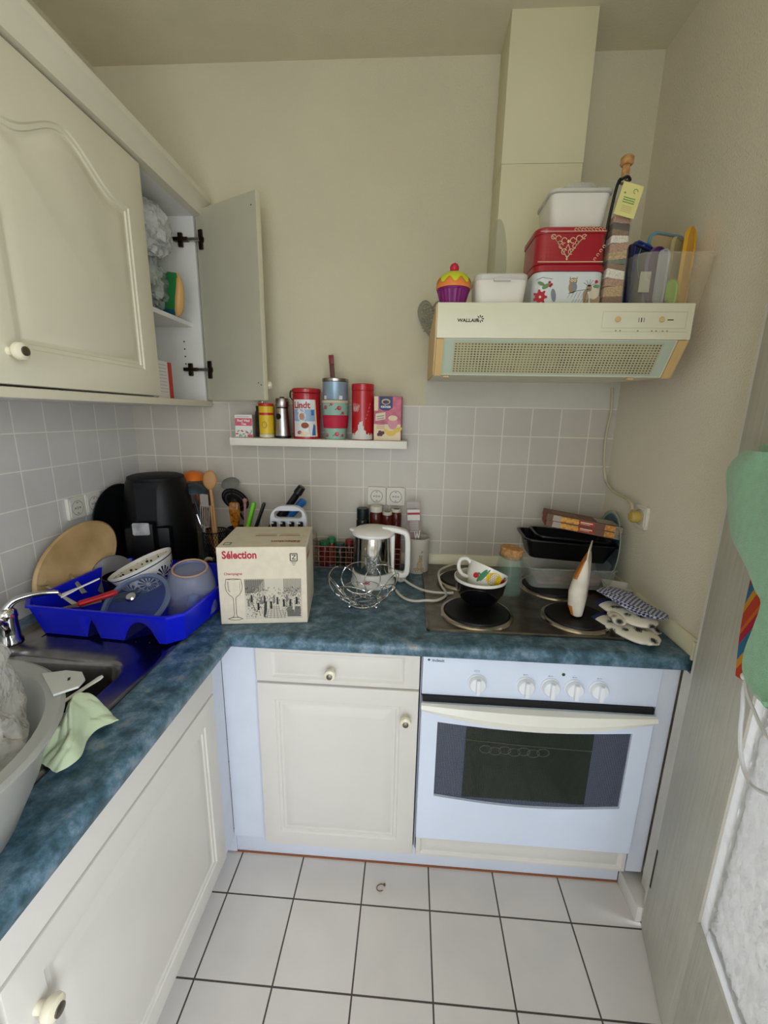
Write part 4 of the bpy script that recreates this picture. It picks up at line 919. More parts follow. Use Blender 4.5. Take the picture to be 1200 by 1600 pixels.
# faucet
t = thing('faucet', 'chrome single-lever kitchen tap at the left edge of the sink', 'tap', (.088, -.690, ZT+.0052))
b = B(); b.lathe([(0, 0), (.026, 0), (.026, .004), (.022, .010), (.021, .060), (.023, .064), (.022, .078), (.016, .086), (0, .088)], 28); b.build('body', M_CHROME, t)
b = B(); b.tube([(0, .0, .080), (.012, .012, .100), (.035, .030, .108), (.062, .050, .108), (.082, .066, .104)], .008, 10, smooth=4, rr=lambda u: 1.25-.6*u); b.build('lever', M_CHROME, t)
b = B(); b.tube([(0, -.005, .040), (.03, -.05, .075), (.08, -.11, .085), (.12, -.15, .070), (.122, -.153, .058)], .011, 12, smooth=5); b.build('spout', M_CHROME, t)
b = B(); b.ball(.004, 0, T(.021, -.004, .070)); b.build('temperature_dot', mat('dot_red', '#c03030', .4), t)
# blue dish rack tray
t = thing('dish_rack', 'bright blue plastic dish drainer tray full of dishes on the drainer', 'dish rack', (.318, -.500, ZT+.0055), -4)
M_BLUE = mat('blue_plastic', '#0a18c8', .3, noise_=(6, .05))
b = B(); n = 8
def rk(w, d, z, notch=0):
    pts = []
    for p in rrect(w, d, .035, z, 7):
        pts.append(p)
    return pts
# walls sampled densely so the front can carry two scalloped arches
def rim_loop(w, d, z, bow):
    out = []; hw, hd, r = w/2, d/2, .03
    segs = [((hw-r, -hd), (-hw+r, -hd), 36), ((-hw, -hd+r), (-hw, hd-r), 12), ((-hw+r, hd), (hw-r, hd), 20), ((hw, hd-r), (hw, -hd+r), 12)]
    for (a, c, k) in segs:
        for i in range(k+1): u = i/k; out.append(V((a[0]+(c[0]-a[0])*u, a[1]+(c[1]-a[1])*u, z)))
    return out
def ztop(p, w, d):
    if p.y > -d/2+.001: return .084 if p.y > 0 else .084
    return .084
def zbot(p):
    if p.y > -.1: return .004
    a = 0
    for c_, hw in ((.100, .042), (-.028, .012)):
        q = abs(p.x-c_)/hw
        if q < 1: a = max(a, (.052 if hw > .02 else .05)*(1-q*q)**.6)
    return .004+a
W0, D0, W1, D1 = .392, .325, .425, .358
lo = rim_loop(W0, D0, 0, 0); hi = rim_loop(W1, D1, 0, 0); rg = []
for k, u in enumerate((0, .25, .5, .75, 1)):
    rg.append([V((a.x+(c.x-a.x)*u, a.y+(c.y-a.y)*u, zbot(a)+(.084-zbot(a))*u)) for a, c in zip(lo, hi)])
lip = [V((c.x*1.018, c.y*1.022, .0855)) for c in hi]; lip2 = [V((c.x*1.018, c.y*1.022, .080)) for c in hi]; inn = [V((c.x*.985, c.y*.98, .0855)) for c in hi]
rg += [lip2, lip, inn]
for k, u in enumerate((.75, .5, .25, .06)):
    rg.append([V(((a.x+(c.x-a.x)*u)*.982, (a.y+(c.y-a.y)*u)*.98, zbot(a)+(.084-zbot(a))*u+.002)) for a, c in zip(lo, hi)])
b.loft(rg, cap0=True, cap1=True); b.build('tray', M_BLUE, t)
RZ = ZT+.0075+.008
# patterned bowl tilted
pmn = bpy.data.materials.new('blue_white_pattern'); pmn.use_nodes = True; nt = pmn.node_tree; L = nt.links.new; bs = nt.nodes['Principled BSDF']; bs.inputs['Roughness'].default_value = .2
g = nt.nodes.new('ShaderNodeTexCoord'); s = nt.nodes.new('ShaderNodeSeparateXYZ'); L(g.outputs['Object'], s.inputs[0])
at = nt.nodes.new('ShaderNodeMath'); at.operation = 'ARCTAN2'; L(s.outputs['Y'], at.inputs[0]); L(s.outputs['X'], at.inputs[1])
def mth(op, a, bb=None, v=None):
    q = nt.nodes.new('ShaderNodeMath'); q.operation = op; L(a, q.inputs[0])
    if bb is not None: L(bb, q.inputs[1])
    if v is not None: q.inputs[1].default_value = v
    return q.outputs[0]
a8 = mth('MULTIPLY', at.outputs[0], v=9/(2*PI)); fr = mth('SUBTRACT', mth('FRACT', a8), v=.5); zz = mth('MULTIPLY', mth('SUBTRACT', s.outputs['Z'], v=.022), v=17)
ang = mth('ARCTAN2', zz, fr); pet = mth('SINE', mth('MULTIPLY', ang, v=13)); rad = mth('SQRT', mth('ADD', mth('MULTIPLY', fr, fr), mth('MULTIPLY', zz, zz)))
p1 = mth('MULTIPLY', mth('GREATER_THAN', pet, v=-.1), mth('GREATER_THAN', rad, v=.12)); p2 = mth('LESS_THAN', rad, v=.46); f_ = mth('MULTIPLY', p1, p2)
ed = mth('LESS_THAN', mth('ABSOLUTE', mth('SUBTRACT', s.outputs['Z'], v=.062)), v=.0014); f2 = mth('MAXIMUM', f_, ed)
cm = nt.nodes.new('ShaderNodeMix'); cm.data_type = 'RGBA'; cm.inputs['A'].default_value = lin('#d5d3cc'); cm.inputs['B'].default_value = lin('#141c3e'); L(f2, cm.inputs['Factor']); L(cm.outputs['Result'], bs.inputs['Base Color'])
dm = bpy.data.materials.new('dotted_glaze'); dm.use_nodes = True; nt = dm.node_tree; L = nt.links.new; bs = nt.nodes['Principled BSDF']; bs.inputs['Roughness'].default_value = .25
g = nt.nodes.new('ShaderNodeTexCoord'); vo = nt.nodes.new('ShaderNodeTexVoronoi'); vo.inputs['Scale'].default_value = 95; vo.inputs['Randomness'].default_value = .25; L(g.outputs['Object'], vo.inputs['Vector'])
lt = nt.nodes.new('ShaderNodeMath'); lt.operation = 'LESS_THAN'; lt.inputs[1].default_value = .36; L(vo.outputs['Distance'], lt.inputs[0]); cm = nt.nodes.new('ShaderNodeMix'); cm.data_type = 'RGBA'
cm.inputs['A'].default_value = lin('#cfc7ae'); cm.inputs['B'].default_value = lin('#23243a'); L(lt.outputs[0], cm.inputs['Factor']); L(cm.outputs['Result'], bs.inputs['Base Color'])
def pbowl(label, M, r=.080, h=.070):
    t = thing('cereal_bowl', label, 'bowl', M=M)
    b = B(); b.lathe([(0, 0), (r*.42, 0), (r*.44, .004), (r*.62, .012), (r*.85, .036), (r, h), (r, h+.001)], 44, 0); b.lathe([(r, h+.001), (r*.975, h+.0015), (r*.93, h-.008)], 44, 1); b.lathe([(r*.93, h-.008), (r*.80, .038), (r*.55, .016), (0, .008)], 44, 2)
    b.build('bowl_body', [pmn, mat('porcelain', ''), dm], t); return t
pbowl('blue and white floral patterned bowl tilted towards the camera in the blue tray', T(.302, -.440, RZ+.040) @ R(-22, 'Y') @ R(6, 'X') @ Matrix.Scale(1.12, 4))
pbowl('patterned bowl nested beneath the floral bowl in the blue tray', T(.318, -.428, RZ+.008) @ R(-24, 'Y') @ R(22, 'X')) if 0 else None
# upturned frosted glass
t = thing('drinking_glass', 'large frosted blue-grey glass upside down in the blue tray', 'glass', M=T(.455, -.505, RZ+.012) @ R(12, 'X') @ R(6, 'Y') @ Matrix.Scale(1.12, 4))
b = B(); b.lathe([(.056, 0), (.058, .002), (.058, .03), (.055, .075), (.046, .105), (.041, .112), (.038, .113), (.036, .108), (0, .107), (0, .103), (.036, .103), (.044, .098), (.052, .07), (.055, .03), (.056, 0)], 40); b.build('glass', glass('frosted_glass', '#9aa0b0', .36, .2), t)
b = B(); b.lathe([(.0385, .1125), (.041, .115), (.0385, .117), (.036, .115), (.0385, .1125)], 40); b.build('foot_ring', mat('bare_clay', '#b08a6c', .5), t)
# glass pan lid standing up
t = thing('pan_lid', 'clear glass pan lid standing on edge at the front of the blue tray', 'pan lid', M=T(.345, -.585, RZ+.056) @ R(-6) @ Matrix.Scale(.92, 4) @ R(36, 'X'))
b = B(); b.lathe([(0, .024), (.04, .021), (.075, .010), (.092, .001), (.092, -.002), (.075, .007), (.04, .018), (0, .021)], 44, M=T(0, -.0, 0)); b.build('glass', glass('lid_glass', '#6a80a8', .13, .03), t)
b = B(); b.lathe([(.084, -.005), (.096, -.004), (.098, .001), (.094, .006), (.084, .005), (.084, -.005)], 44); b.build('rim', glass('lid_rim', '#7684a4', .6, .15), t)
b = B(); b.cyl(.014, .022, .036, 0, bev=.004); b.build('knob', M_CHROME, t)
# narrow glass tumbler/stirrer
b = B(T(.475, -.580, RZ+.010) @ R(20, 'Y')); b.lathe([(0, 0), (.011, 0), (.012, .002), (.012, .070), (.010, .076), (0, .078)], 18); tag(b.build('measuring_tube', glass('tube_glass', '#7f8fc0', .45, .1)), 'small clear tube leaning in the right front corner of the blue tray', 'tube')
# knives and cutlery
def knife(label, M, hexc, l1=.11, l2=.14, hw=.011):
    t = thing('kitchen_knife', label, 'knife', M=M)
    b = B(); b.loft([[V((x, p.x*1.0*s_, p.y*s_)) for p in rrect(hw*2, hw*1.3, hw*.6)] for x, s_ in ((0, .7), (.008, 1), (l1*.5, .85), (l1, .95), (l1+.004, .6))]); b.build('handle', mat('handle_'+hexc, hexc, .35), t)
    b = B(); b.loft([[V((x, -hw*.9, -.0008)), V((x, -hw*.9, .0008)), V((x, y, .0002)), V((x, y, -.0002))] for x, y in ((l1+.002, hw*.8), (l1+l2*.6, hw*.8), (l1+l2*.95, -hw*.4))]); b.build('blade', M_STEEL, t)
knife('red-handled knife lying across the left of the blue tray', T(.278, -.560, RZ+.072) @ R(221) @ R(8, 'Y'), '#b81420', .085, .09)
knife('small knife with black handle between the red knife and the lid', T(.302, -.500, RZ+.050) @ R(214) @ R(6, 'Y'), '#141416', .09, .08)
def fork(label, M, spoon=0):
    t = thing('spoon' if spoon else 'fork', label, 'cutlery', M=M); b = B()
    b.loft([[V((x, p.x*w_, z_+p.y*.002)) for p in rrect(1, 1, .3)] for x, w_, z_ in ((0, .014, 0), (.05, .010, .002), (.11, .006, .004), (.125, .008, .003))])
    if spoon: b.lathe([(0, -.003), (.012, 0), (.015, .004), (.0135, .004), (.011, .001), (0, -.0015)], 20, 0, T(.145, 0, .002), sx=1.4)
    else:
        b.box(.122, .140, -.011, .011, .002, .0035, 0, .001)
        for k in range(4): b.tube([(.138, -.009+.006*k, .0028), (.155, -.009+.006*k, .001), (.172, -.009+.006*k, .004)], .0012, 5)
    b.build('metal', mat('chrome', ''), t)
fork('steel fork with tines up at the back left corner of the blue tray', T(.150, -.520, RZ+.045) @ R(150) @ R(-22, 'Y'))
fork('steel spoon leaning in the left end of the blue tray', T(.190, -.600, RZ+.050) @ R(160) @ R(-12, 'Y'), 1)
b = B(T(.165, -.610, RZ+.078) @ R(35) @ R(-20, 'Y')); b.loft([[V((x, p.x*w_, p.y*.003)) for p in rrect(1, 1, .3)] for x, w_ in ((0, .030), (.025, .022), (.04, .010), (.085, .009), (.09, .006))]); tag(b.build('peeler', M_WHITEP), 'small white plastic tool sticking out over the tray edge near the tap', 'kitchen tool')
b = B(T(.215, -.450, RZ+.004)); b.lathe([(0, 0), (.036, 0), (.050, .028), (.052, .070), (.050, .071), (.047, .030), (.03, .006), (0, .004)], 32); tag(b.build('cup', mat('black_glaze', '#0d0d10', .25)), 'small black cup half hidden behind the red knife', 'cup')
b = B(T(.150, -.400, RZ+.052) @ R(58, 'X') @ R(12, 'Y')); b.lathe([(0, 0), (.040, 0), (.058, .008), (.060, .010), (.057, .011), (.040, .004), (0, .004)], 36); tag(b.build('saucer', mat('saucer_grey', '#5d5a58', .3)), 'grey brown saucer standing at the back of the blue tray', 'saucer')
# oval wooden board leaning at the tiles
t = thing('cutting_board', 'round light wooden board leaning on the tiled wall behind the blue tray', 'cutting board')
u_ = V((.10, .86, .50)).normalized(); n_ = V((1, -.05, .28)); n_ = (n_-u_*n_.dot(u_)).normalized(); w_ = n_.cross(u_)
t.matrix_world = T(.076, -.440, .892) @ Matrix((( u_.x, w_.x, n_.x, 0), (u_.y, w_.y, n_.y, 0), (u_.z, w_.z, n_.z, 0), (0, 0, 0, 1)))
b = B(); b.lathe([(0, -.006), (.143, -.006), (.150, -.002), (.150, .003), (.143, .008), (.133, .006), (0, .006)], 56, sx=1, sy=.62)
wmn = mat('board_wood', '#b3905c', .55, noise_=(7, .2), hex2='#c8a878'); b.build('board', wmn, t)
# black pan lid / pan leaning and air fryer
b = B(T(.028, -.170, ZT+.160) @ R(90-6, 'Y')); b.lathe([(0, -.012), (.10, -.012), (.146, .006), (.150, .012), (.147, .013), (.10, -.006), (0, -.006)], 48)
tag(b.build('baking_pan', mat('pan_black', '#07090c', .5)), 'large round black pan leaning against the wall behind the air fryer', 'pan')
t = thing('air_fryer', 'black egg-shaped air fryer with silver handle front in the corner', 'air fryer', M=T(.172, -.170, ZT) @ R(12))
b = B(); b.lathe([(0, 0), (.098, 0), (.108, .006), (.116, .05), (.117, .11), (.112, .20), (.103, .28), (.094, .325), (.088, .338)], 56); b.build('housing', mat('fryer_black', '#060607', .42, spec=.3), t)
b = B(); b.lathe([(.089, .337), (.088, .343), (.075, .348), (0, .350)], 56); fn = flat((-.04, 0, .3503), (1, 0, 0), (0, 1, 0)); b.line([(.02, -.01), (.06, -.01)], .002, fn, 1); b.line([(.03, -.03), (.052, -.03)], .003, fn, 1)
b.build('top_cap', [mat('fryer_top', '#0b0c0d', .6, spec=.3), mat('print_dim', '#3c3d40', .6)], t)
b = B(); b.loft([[V((x*.03*s_, -.112-dy, z)) for x in (-1, 1)]+[V((x*.026*s_, -.100, z)) for x in (1, -1)] for z, s_, dy in ((.20, 1, .002), (.225, 1.0, -.0005), (.30, 1.1, -.009), (.334, 1.3, -.017))]); b.build('spine', mat('fryer_top', ''), t)
b = B(); b.box(-.070, .070, -.124, -.06, .030, .190, 0, .012); b.box(-.034, .034, -.162, -.120, .090, .212, 0, .008); b.build('basket_front', mat('fryer_black', ''), t)
b = B(); b.loft([rrect(.050, .040, .005, z) for z in (0, .002)], 0, T(0, -.1625, .196) @ R(90, 'X')); b.build('handle_plate', mat('satin_silver', '#b9b9b7', .35, .8, noise_=(30, .3)), t)
b = B(); b.cyl(.014, 0, .012, 0, T(0, -.150, .098), bev=.003); b.build('base_button', mat('gold_ring', '#6f6a50', .3, 1), t)
# coffee mug with cream handle, half hidden behind the box
t = thing('mug', 'dark mug with cream ring handle just behind the cardboard box', 'mug', (.436, -.250, ZT))
b = B(); b.lathe([(0, 0), (.034, 0), (.038, .004), (.040, .085), (.038, .086), (.036, .008), (0, .006)], 32); b.build('mug_body', mat('mug_dark', '#2a2430', .3), t)
b = B(); b.tube([(-.038, -.006, .076), (-.058, -.010, .080), (-.068, -.012, .060), (-.062, -.012, .036), (-.038, -.006, .024)], .006, 10, smooth=5); b.build('handle', mat('mug_cream', '#b7a98c', .4), t)

# utensil holders with tools
t = thing('utensil_holder', 'black mesh utensil holder beside the air fryer', 'utensil holder', (.325, -.082, ZT))
b = B(); b.lathe([(0, 0), (.044, 0), (.044, .002), (0, .002)], 28); 
for k in range(28):
    a = 2*PI*k/28
    b.tube([(.044*math.cos(a+q*.22), .044*math.sin(a+q*.22), .002+.018*q) for q in range(8)], .0011, 5); b.tube([(.044*math.cos(a-q*.22), .044*math.sin(a-q*.22), .002+.018*q) for q in range(8)], .0011, 5)
for z in (.003, .128): b.tube([(.044*math.cos(q), .044*math.sin(q), z) for q in [2*PI*i/28 for i in range(28)]], .002, 6, loop=True)
b.build('mesh_cup', mat('mesh_black', '#1a1a1c', .4, .6), t)
M_TEAL = mat('ladle_teal', '#24343a', .4)
def ladle(name, label, cat, base, tip, r, m, M2=None, sx=1, depth=.5):
    base, tip = V(base), V(tip); t = thing(name, label, cat, tuple(base)); d = tip-base
    b = B(); b.tube([(0, 0, 0), tuple(d*.5+V((0, .003, 0))), tuple(d-V((0, 0, r*.5)))], .0045, 8, smooth=4); b.build('handle', m, t)
    b = B(T(*d) @ (M2 or R(-75, 'X'))); b.lathe([(0, -r*depth), (r*.5, -r*depth*.86), (r*.87, -r*depth*.5), (r, 0), (r*.95, 0), (r*.82, -r*depth*.42), (r*.45, -r*depth*.76), (0, -r*depth*.88)], 32, sx=sx); b.build('bowl', m, t)
    return t
ladle('ladle', 'orange plastic ladle sticking up highest in the utensil holder', 'ladle', (.312, -.060, ZT+.006), (.236, -.040, 1.082), .049, mat('orange_nylon', '#d9701c', .4), R(176, 'X'), .95, .75)
ladle('ladle', 'dark green-grey ladle just in front of the orange ladle', 'ladle', (.305, -.090, ZT+.006), (.266, -.100, 1.046), .048, M_TEAL, R(178, 'X'), 1, .75)
t = thing('wooden_spoon', 'wooden spoon standing in the utensil holder', 'wooden spoon', (.338, -.108, ZT+.006))
b = B(); b.tube([(.012, -.006, 0), (.006, -.006, .14), (-.002, -.004, .285)], .0058, 10, smooth=4, rr=lambda u: 1.0+.1*u); b.ball(.026, 0, T(-.003, -.004, .318) @ R(6, 'Y'), 20, sx=1, sy=.42, sz=1.35); b.build('spoon', mat('beech_wood', ''), t)
b = B(T(.322, -.112, ZT+.006) @ R(-2, 'Y')); b.tube([(.02, -.004, 0), (.022, -.008, .225)], .0055, 10); tag(b.build('wooden_stick', mat('beech_wood', '')), 'plain wooden handle right beside the wooden spoon', 'wooden utensil')
t = thing('slotted_spatula', 'pale grey slotted spatula in the utensil holder', 'spatula', M=T(.300, -.108, ZT+.150) @ R(8, 'Y') @ R(6, 'X'))
b = B(); b.tube([(.0, 0, -.13), (0, 0, 0)], .004, 8); b.loft([[V((x*.5+o, y, z)) for x, y in ((-.03, -.0015), (.03, -.0015), (.03, .0015), (-.03, .0015))] for z, o in ((.078, 0), (.125, -.004))])
for k in range(5): b.tube([(-.013+.0070*k, 0, .004), (-.016+.0082*k, 0, .045), (-.016+.0080*k, 0, .085)], .0019, 6, smooth=3)
b.tube([(-.010, 0, .004), (.004, -.001, -.002), (.017, 0, .004)], .0026, 6, smooth=4); b.build('head', mat('spatula_grey', '#a39d92', .5), t)
t = thing('spatula', 'small spatula with pinkish brown head behind the slotted one', 'spatula', (.316, -.066, ZT+.006))
b = B(); b.tube([(0, 0, 0), (-.012, -.004, .20)], .004, 8); b.box(-.030, .004, -.006, 0, .195, .275, 0, .003); b.build('head', mat('spatula_rose', '#8a6252', .5), t)
b = B(T(.288, -.072, ZT+.006) @ R(-10, 'Y')); b.tube([(.02, 0, 0), (0, -.005, .225)], .0055, 8); tag(b.build('pastry_brush', mat('maroon', '#5c1a2a', .4)), 'dark red tool handle between the air fryer and the slotted spatula', 'kitchen tool')
b = B(T(.300, -.095, ZT+.006) @ R(-9, 'Y')); b.tube([(.02, 0, 0), (0, -.005, .19)], .0035, 8); tag(b.build('steel_skewer', M_CHROME), 'thin shiny steel handle beside the dark red one', 'kitchen tool')
# second group: skimmer, pasta fork, tongs etc in a second cup
t = thing('utensil_cup', 'dark cup holding the black skimmer and amber tool', 'utensil holder', (.410, -.070, ZT))
b = B(); b.lathe([(0, 0), (.036, 0), (.038, .003), (.040, .140), (.038, .1405), (.036, .006), (0, .004)], 32); b.build('cup_body', mat('cup_dark', '#2a2a26', .4), t)
sm = bpy.data.materials.new('skimmer_mesh'); 
m, nt, bs, pv = meshmat('skimmer_net', 260, .66, None); bs.inputs['Base Color'].default_value = lin('#0e0e10'); nt.links.new(pv.outputs[0], bs.inputs['Alpha'])
t = thing('skimmer', 'round black slotted skimmer leaning in the dark cup', 'skimmer', M=T(.402, -.062, 1.015) @ R(-62, 'X') @ R(8, 'Y'))
b = B(); b.lathe([(.048, -.002), (.053, -.001), (.053, .003), (.048, .003), (.048, -.002)], 40); b.build('rim', M_BLACK, t)
b = B(); b.lathe([(.0485, 0), (.03, -.006), (0, -.009)], 32)
for k in range(-5, 6):
    pass
b.build('dish', m, t)
t2 = B(); t2.tube([(0, .05, 0), (0, .10, .012), (.005, .20, .035)], .004, 8, smooth=3); t2.build('handle', M_BLACK, t)
ladle('whisk_spoon', 'clear smoky spoon head behind the wooden spoon', 'spoon', (.415, -.050, ZT+.008), (.372, -.026, 1.070), .034, glass('smoke_plastic', '#8a8a84', .5, .1), R(-150, 'X'), 1, .5).name = 'serving_spoon'
t = thing('tongs', 'amber and brown translucent tool head in the dark cup', 'kitchen tool', (.412, -.092, ZT+.006))
b = B(); b.tube([(0, 0, 0), (0, -.004, .14)], .005, 8); b.loft([[V((p.x*s_, p.y*s_-.004, z)) for p in rrect(.040, .020, .008)] for z, s_ in ((.140, .3), (.160, .8), (.205, 1), (.230, .95), (.236, .7))]); b.build('head', mat('amber', '#9a5214', .25, noise_=(45, .5), hex2='#d08a1c', coat=.5), t)
b = B(T(.432, -.075, ZT+.006) @ R(3, 'Y')); b.tube([(0, 0, 0), (0, 0, .235)], .005, 8); b.ball(.009, 0, T(0, 0, .24)); tag(b.build('pink_brush', mat('dusty_pink', '#a37a72', .6)), 'dusty pink tool tip above the amber tool', 'kitchen tool')
# knife block items behind the box
t = thing('knife_block', 'grey box-shaped knife holder behind the cardboard box', 'knife block', (.500, -.150, ZT))
b = B(); b.box(-.035, .050, -.035, .035, 0, .150, 0, .006); b.build('block_body', mat('block_grey', '#8d887c', .5), t)
def kh(label, x, y, z0, dx, dy, dz, r, hexc, name='kitchen_knife'):
    b = B(T(x, y, z0) @ align((dx, dy, dz))); l = V((dx, dy, dz)).length
    b.loft([[V((p.x*s_, p.y*s_, z)) for p in rrect(r*2, r*1.3, r*.5)] for z, s_ in ((0, .8), (l*.1, 1), (l*.5, .9), (l*.93, 1), (l, .7))]); tag(b.build(name, mat('kh_'+hexc, hexc, .35)), label, 'knife')
kh('knife with lime green handle standing up behind the cardboard box', .478, -.150, ZT+.155, .030, 0, .100, .011, '#6fc81c')
kh('knife with black handle right beside the lime green one', .506, -.150, ZT+.155, .038, 0, .100, .009, '#101012')
# slanted black pepper mill / torch
b = B(T(.560, -.095, .93) @ align((.105, .0, .148))); b.cyl(.0185, -.05, .075, 0, bev=.003); b.cyl(.0125, .075, .150, 0, bev=.002); b.cyl(.0160, .150, .182, 0, r2=.014, bev=.002)
tag(b.build('gas_lighter', M_BLACK), 'long slanted black hand blender wand behind the white bottle carrier', 'hand blender').name = 'hand_blender'
b = B(T(.640, -.090, .995) @ align((.05, 0, .055))); b.cyl(.014, -.05, .045, 0, bev=.004); tag(b.build('bottle_brush', mat('kh_blue', '#1c62a8', .35)), 'bright blue handle sticking out behind the bottle carrier', 'kitchen tool')
b = B(T(.703, -.100, .80)); b.cyl(.017, 0, .205, 0, bev=.003); b.cyl(.018, .205, .228, 1, bev=.003); tag(b.build('green_bottle', [glass('brown_glass', '#3a3428', .8, .1), mat('ink_green', '')]), 'green cap of a bottle behind the bottle carrier', 'bottle') if 0 else None
# white carrier with oval grip (cruet stand)
t = thing('cruet_stand', 'white plastic cruet carrier with oval grip opening behind the cardboard box', 'cruet stand', M=T(.652, -.225, ZT) @ R(4))
b = B(); N = 40
def stad(w, h, z0_, y):   # rounded arch outline
    return [V((p.x, y, z0_+p.y)) for p in rrect(w, h, min(h/2-.002, .045), 0, 8)]
o1 = lambda y: stad(.120, .130, .200, y); i1 = lambda y: stad(.092, .026, .236, y)
b.loft([o1(-.008), o1(-.011), i1(-.011), i1(.011), o1(.011), o1(.008)], loop=True, closed=True); b.box(-.065, .065, -.028, .028, 0, .150, 0, .006)
b.build('carrier', mat('carrier_white', '#cfd0d4', .35), t)
for k in range(4):
    b = B(T(-.045+.029*k, -.020, .2145)); b.cyl(.0085, -.06, 0, 0, bev=.002); b.tube([(0, -.003, -.005), (-.003, -.012, -.002), (-.007, -.018, .000)], .0028, 6, 1); b.build('bottle_spout', [M_BLACK, M_WHITEP], t)

# cardboard glasses box
MB = T(.552, -.549, ZT+.0005) @ R(8.4)
t = thing('cardboard_box', 'cream cardboard wine-glass box with red title and engraving picture', 'box', M=MB)
bw, bd, bh = .2320, .205, .219
b = B(); b.box(0, bw, 0, bd, 0, bh, 0, .0015, seg=1)
fn = flat((0, 0, 0), (1, 0, 0), (0, 0, 1)); ft = flat((0, 0, bh), (1, 0, 0), (0, 1, 0)); fr_ = flat((bw, 0, 0), (0, 1, 0), (0, 0, 1))
b.text('Sélection', .014, .188, .029, fn, 1, bold=.0009, sx_=.84); b.text('Champagne', .016, .142, .0100, fn, 1, bold=.0001)
# frame logo top right
b.line([(.190, .180), (.208, .180), (.208, .200), (.190, .200), (.190, .180)], .0024, fn, 2); b.line([(.194, .196), (.204, .196), (.195, .185), (.204, .185)], .002, fn, 2)
for k in range(3): b.line([(.192+.002*k, .176-.004*k), (.206-.002*k, .176-.004*k)], .0012, fn, 2)
# glass drawing
gl_ = [(.020, .130), (.0175, .112), (.019, .098), (.026, .086), (.034, .080), (.0365, .074), (.0365, .030), (.035, .022), (.020, .016)]
b.line(gl_, .0012, fn, 2); b.line([(.079-x, y) for x, y in gl_], .0012, fn, 2); b.line([(.020, .130), (.039, .1315), (.059, .130)], .0012, fn, 2); b.line([(.020, .130), (.039, .1285), (.059, .130)], .0010, fn, 2)
b.line([(.020, .016), (.030, .0125), (.039, .0118), (.049, .0125), (.059, .016), (.049, .0195), (.039, .0205), (.030, .0195), (.020, .016)], .0012, fn, 2)
for x in (.024, .026, .055): b.line([(x, .124), (x, .100), (x+.004, .094)], .0006, fn, 2)
# engraving picture (printed tavern scene as hatched greys)
ex0, ey0, ex1, ey1 = .066, .014, .218, .130
b.rect(ex0, ey0, ex1, ey1, fn, 3)
rnd = random.Random(3)
for k in range(9): b.poly([(ex0+.002, ey1-.004*k-.004), (ex0+.050-.003*k, ey1-.004*k-.004), (ex0+.050-.003*k, ey1-.004*k-.0065), (ex0+.002, ey1-.004*k-.0065)], fn, 4, .0006)
for k in range(20): b.line([(ex0+.003+.0026*k, ey1), (ex0+.003+.0026*k, ey1-.045+.0006*k)], .0011, fn, 5, .0008)
for k in range(14): b.line([(ex1-.003-.0034*k, ey1), (ex1-.003-.0034*k, ey1-.040-.0004*k)], .0012, fn, 5, .0008)
b.poly([(ex0+.062, ey1-.018), (ex0+.092, ey1-.018), (ex0+.086, ey1-.060), (ex0+.066, ey1-.060)], fn, 3, .0009)
for k in range(1100):
    u = rnd.uniform(ex0+.003, ex1-.003); v = rnd.uniform(ey0+.006, ey1-.024)
    if ex0+.058 < u < ex0+.106 and v < ey0+.044: continue
    dens = math.exp(-((u-ex0-.028)/.026)**2-((v-ey0-.055)/.035)**2)+math.exp(-((u-ex0-.125)/.028)**2-((v-ey0-.055)/.025)**2)+.25
    if rnd.random() > dens: continue
    an = rnd.gauss(90, 40); l_ = rnd.uniform(.002, .006); c_, s_ = math.cos(math.radians(an))*l_/2, math.sin(math.radians(an))*l_/2
    b.line([(u-c_, v-s_), (u+c_, v+s_)], rnd.uniform(.0005, .0016), fn, rnd.choice((5, 5, 5, 2, 4, 3)), .0009+k*.0000006)
for k in range(16):
    u = ex0+.010+.0085*k; v = ey0+.050+.012*math.sin(k*1.7); b.disc(u, v+.012, .0024, .003, fn, 3, .0017, 8); b.poly([(u-.003, v-.012), (u+.003, v-.012), (u+.0022, v+.009), (u-.0022, v+.009)], fn, (4, 5, 3, 2)[k % 4], .00165)
b.poly([(ex0+.052, ey0+.002), (ex0+.064, ey0+.054), (ex0+.052, ey0+.050), (ex0+.048, ey0+.010)], fn, 5, .0014)
b.poly([(ex0+.112, ey0+.006), (ex1-.004, ey0+.006), (ex1-.004, ey0+.036), (ex0+.110, ey0+.036)], fn, 4, .0014)
for k in range(7): b.line([(ex0+.113, ey0+.009+.004*k), (ex1-.005, ey0+.009+.004*k)], .0009, fn, 2, .0016)
for k in range(6): b.line([(ex0+.056+.010*k, ey0+.002), (ex0+.066+.0055*k, ey0+.042)], .0007, fn, 2, .0013); b.line([(ex0+.056, ey0+.005+.006*k), (ex0+.108, ey0+.005+.006*k)], .0007, fn, 2, .0013)
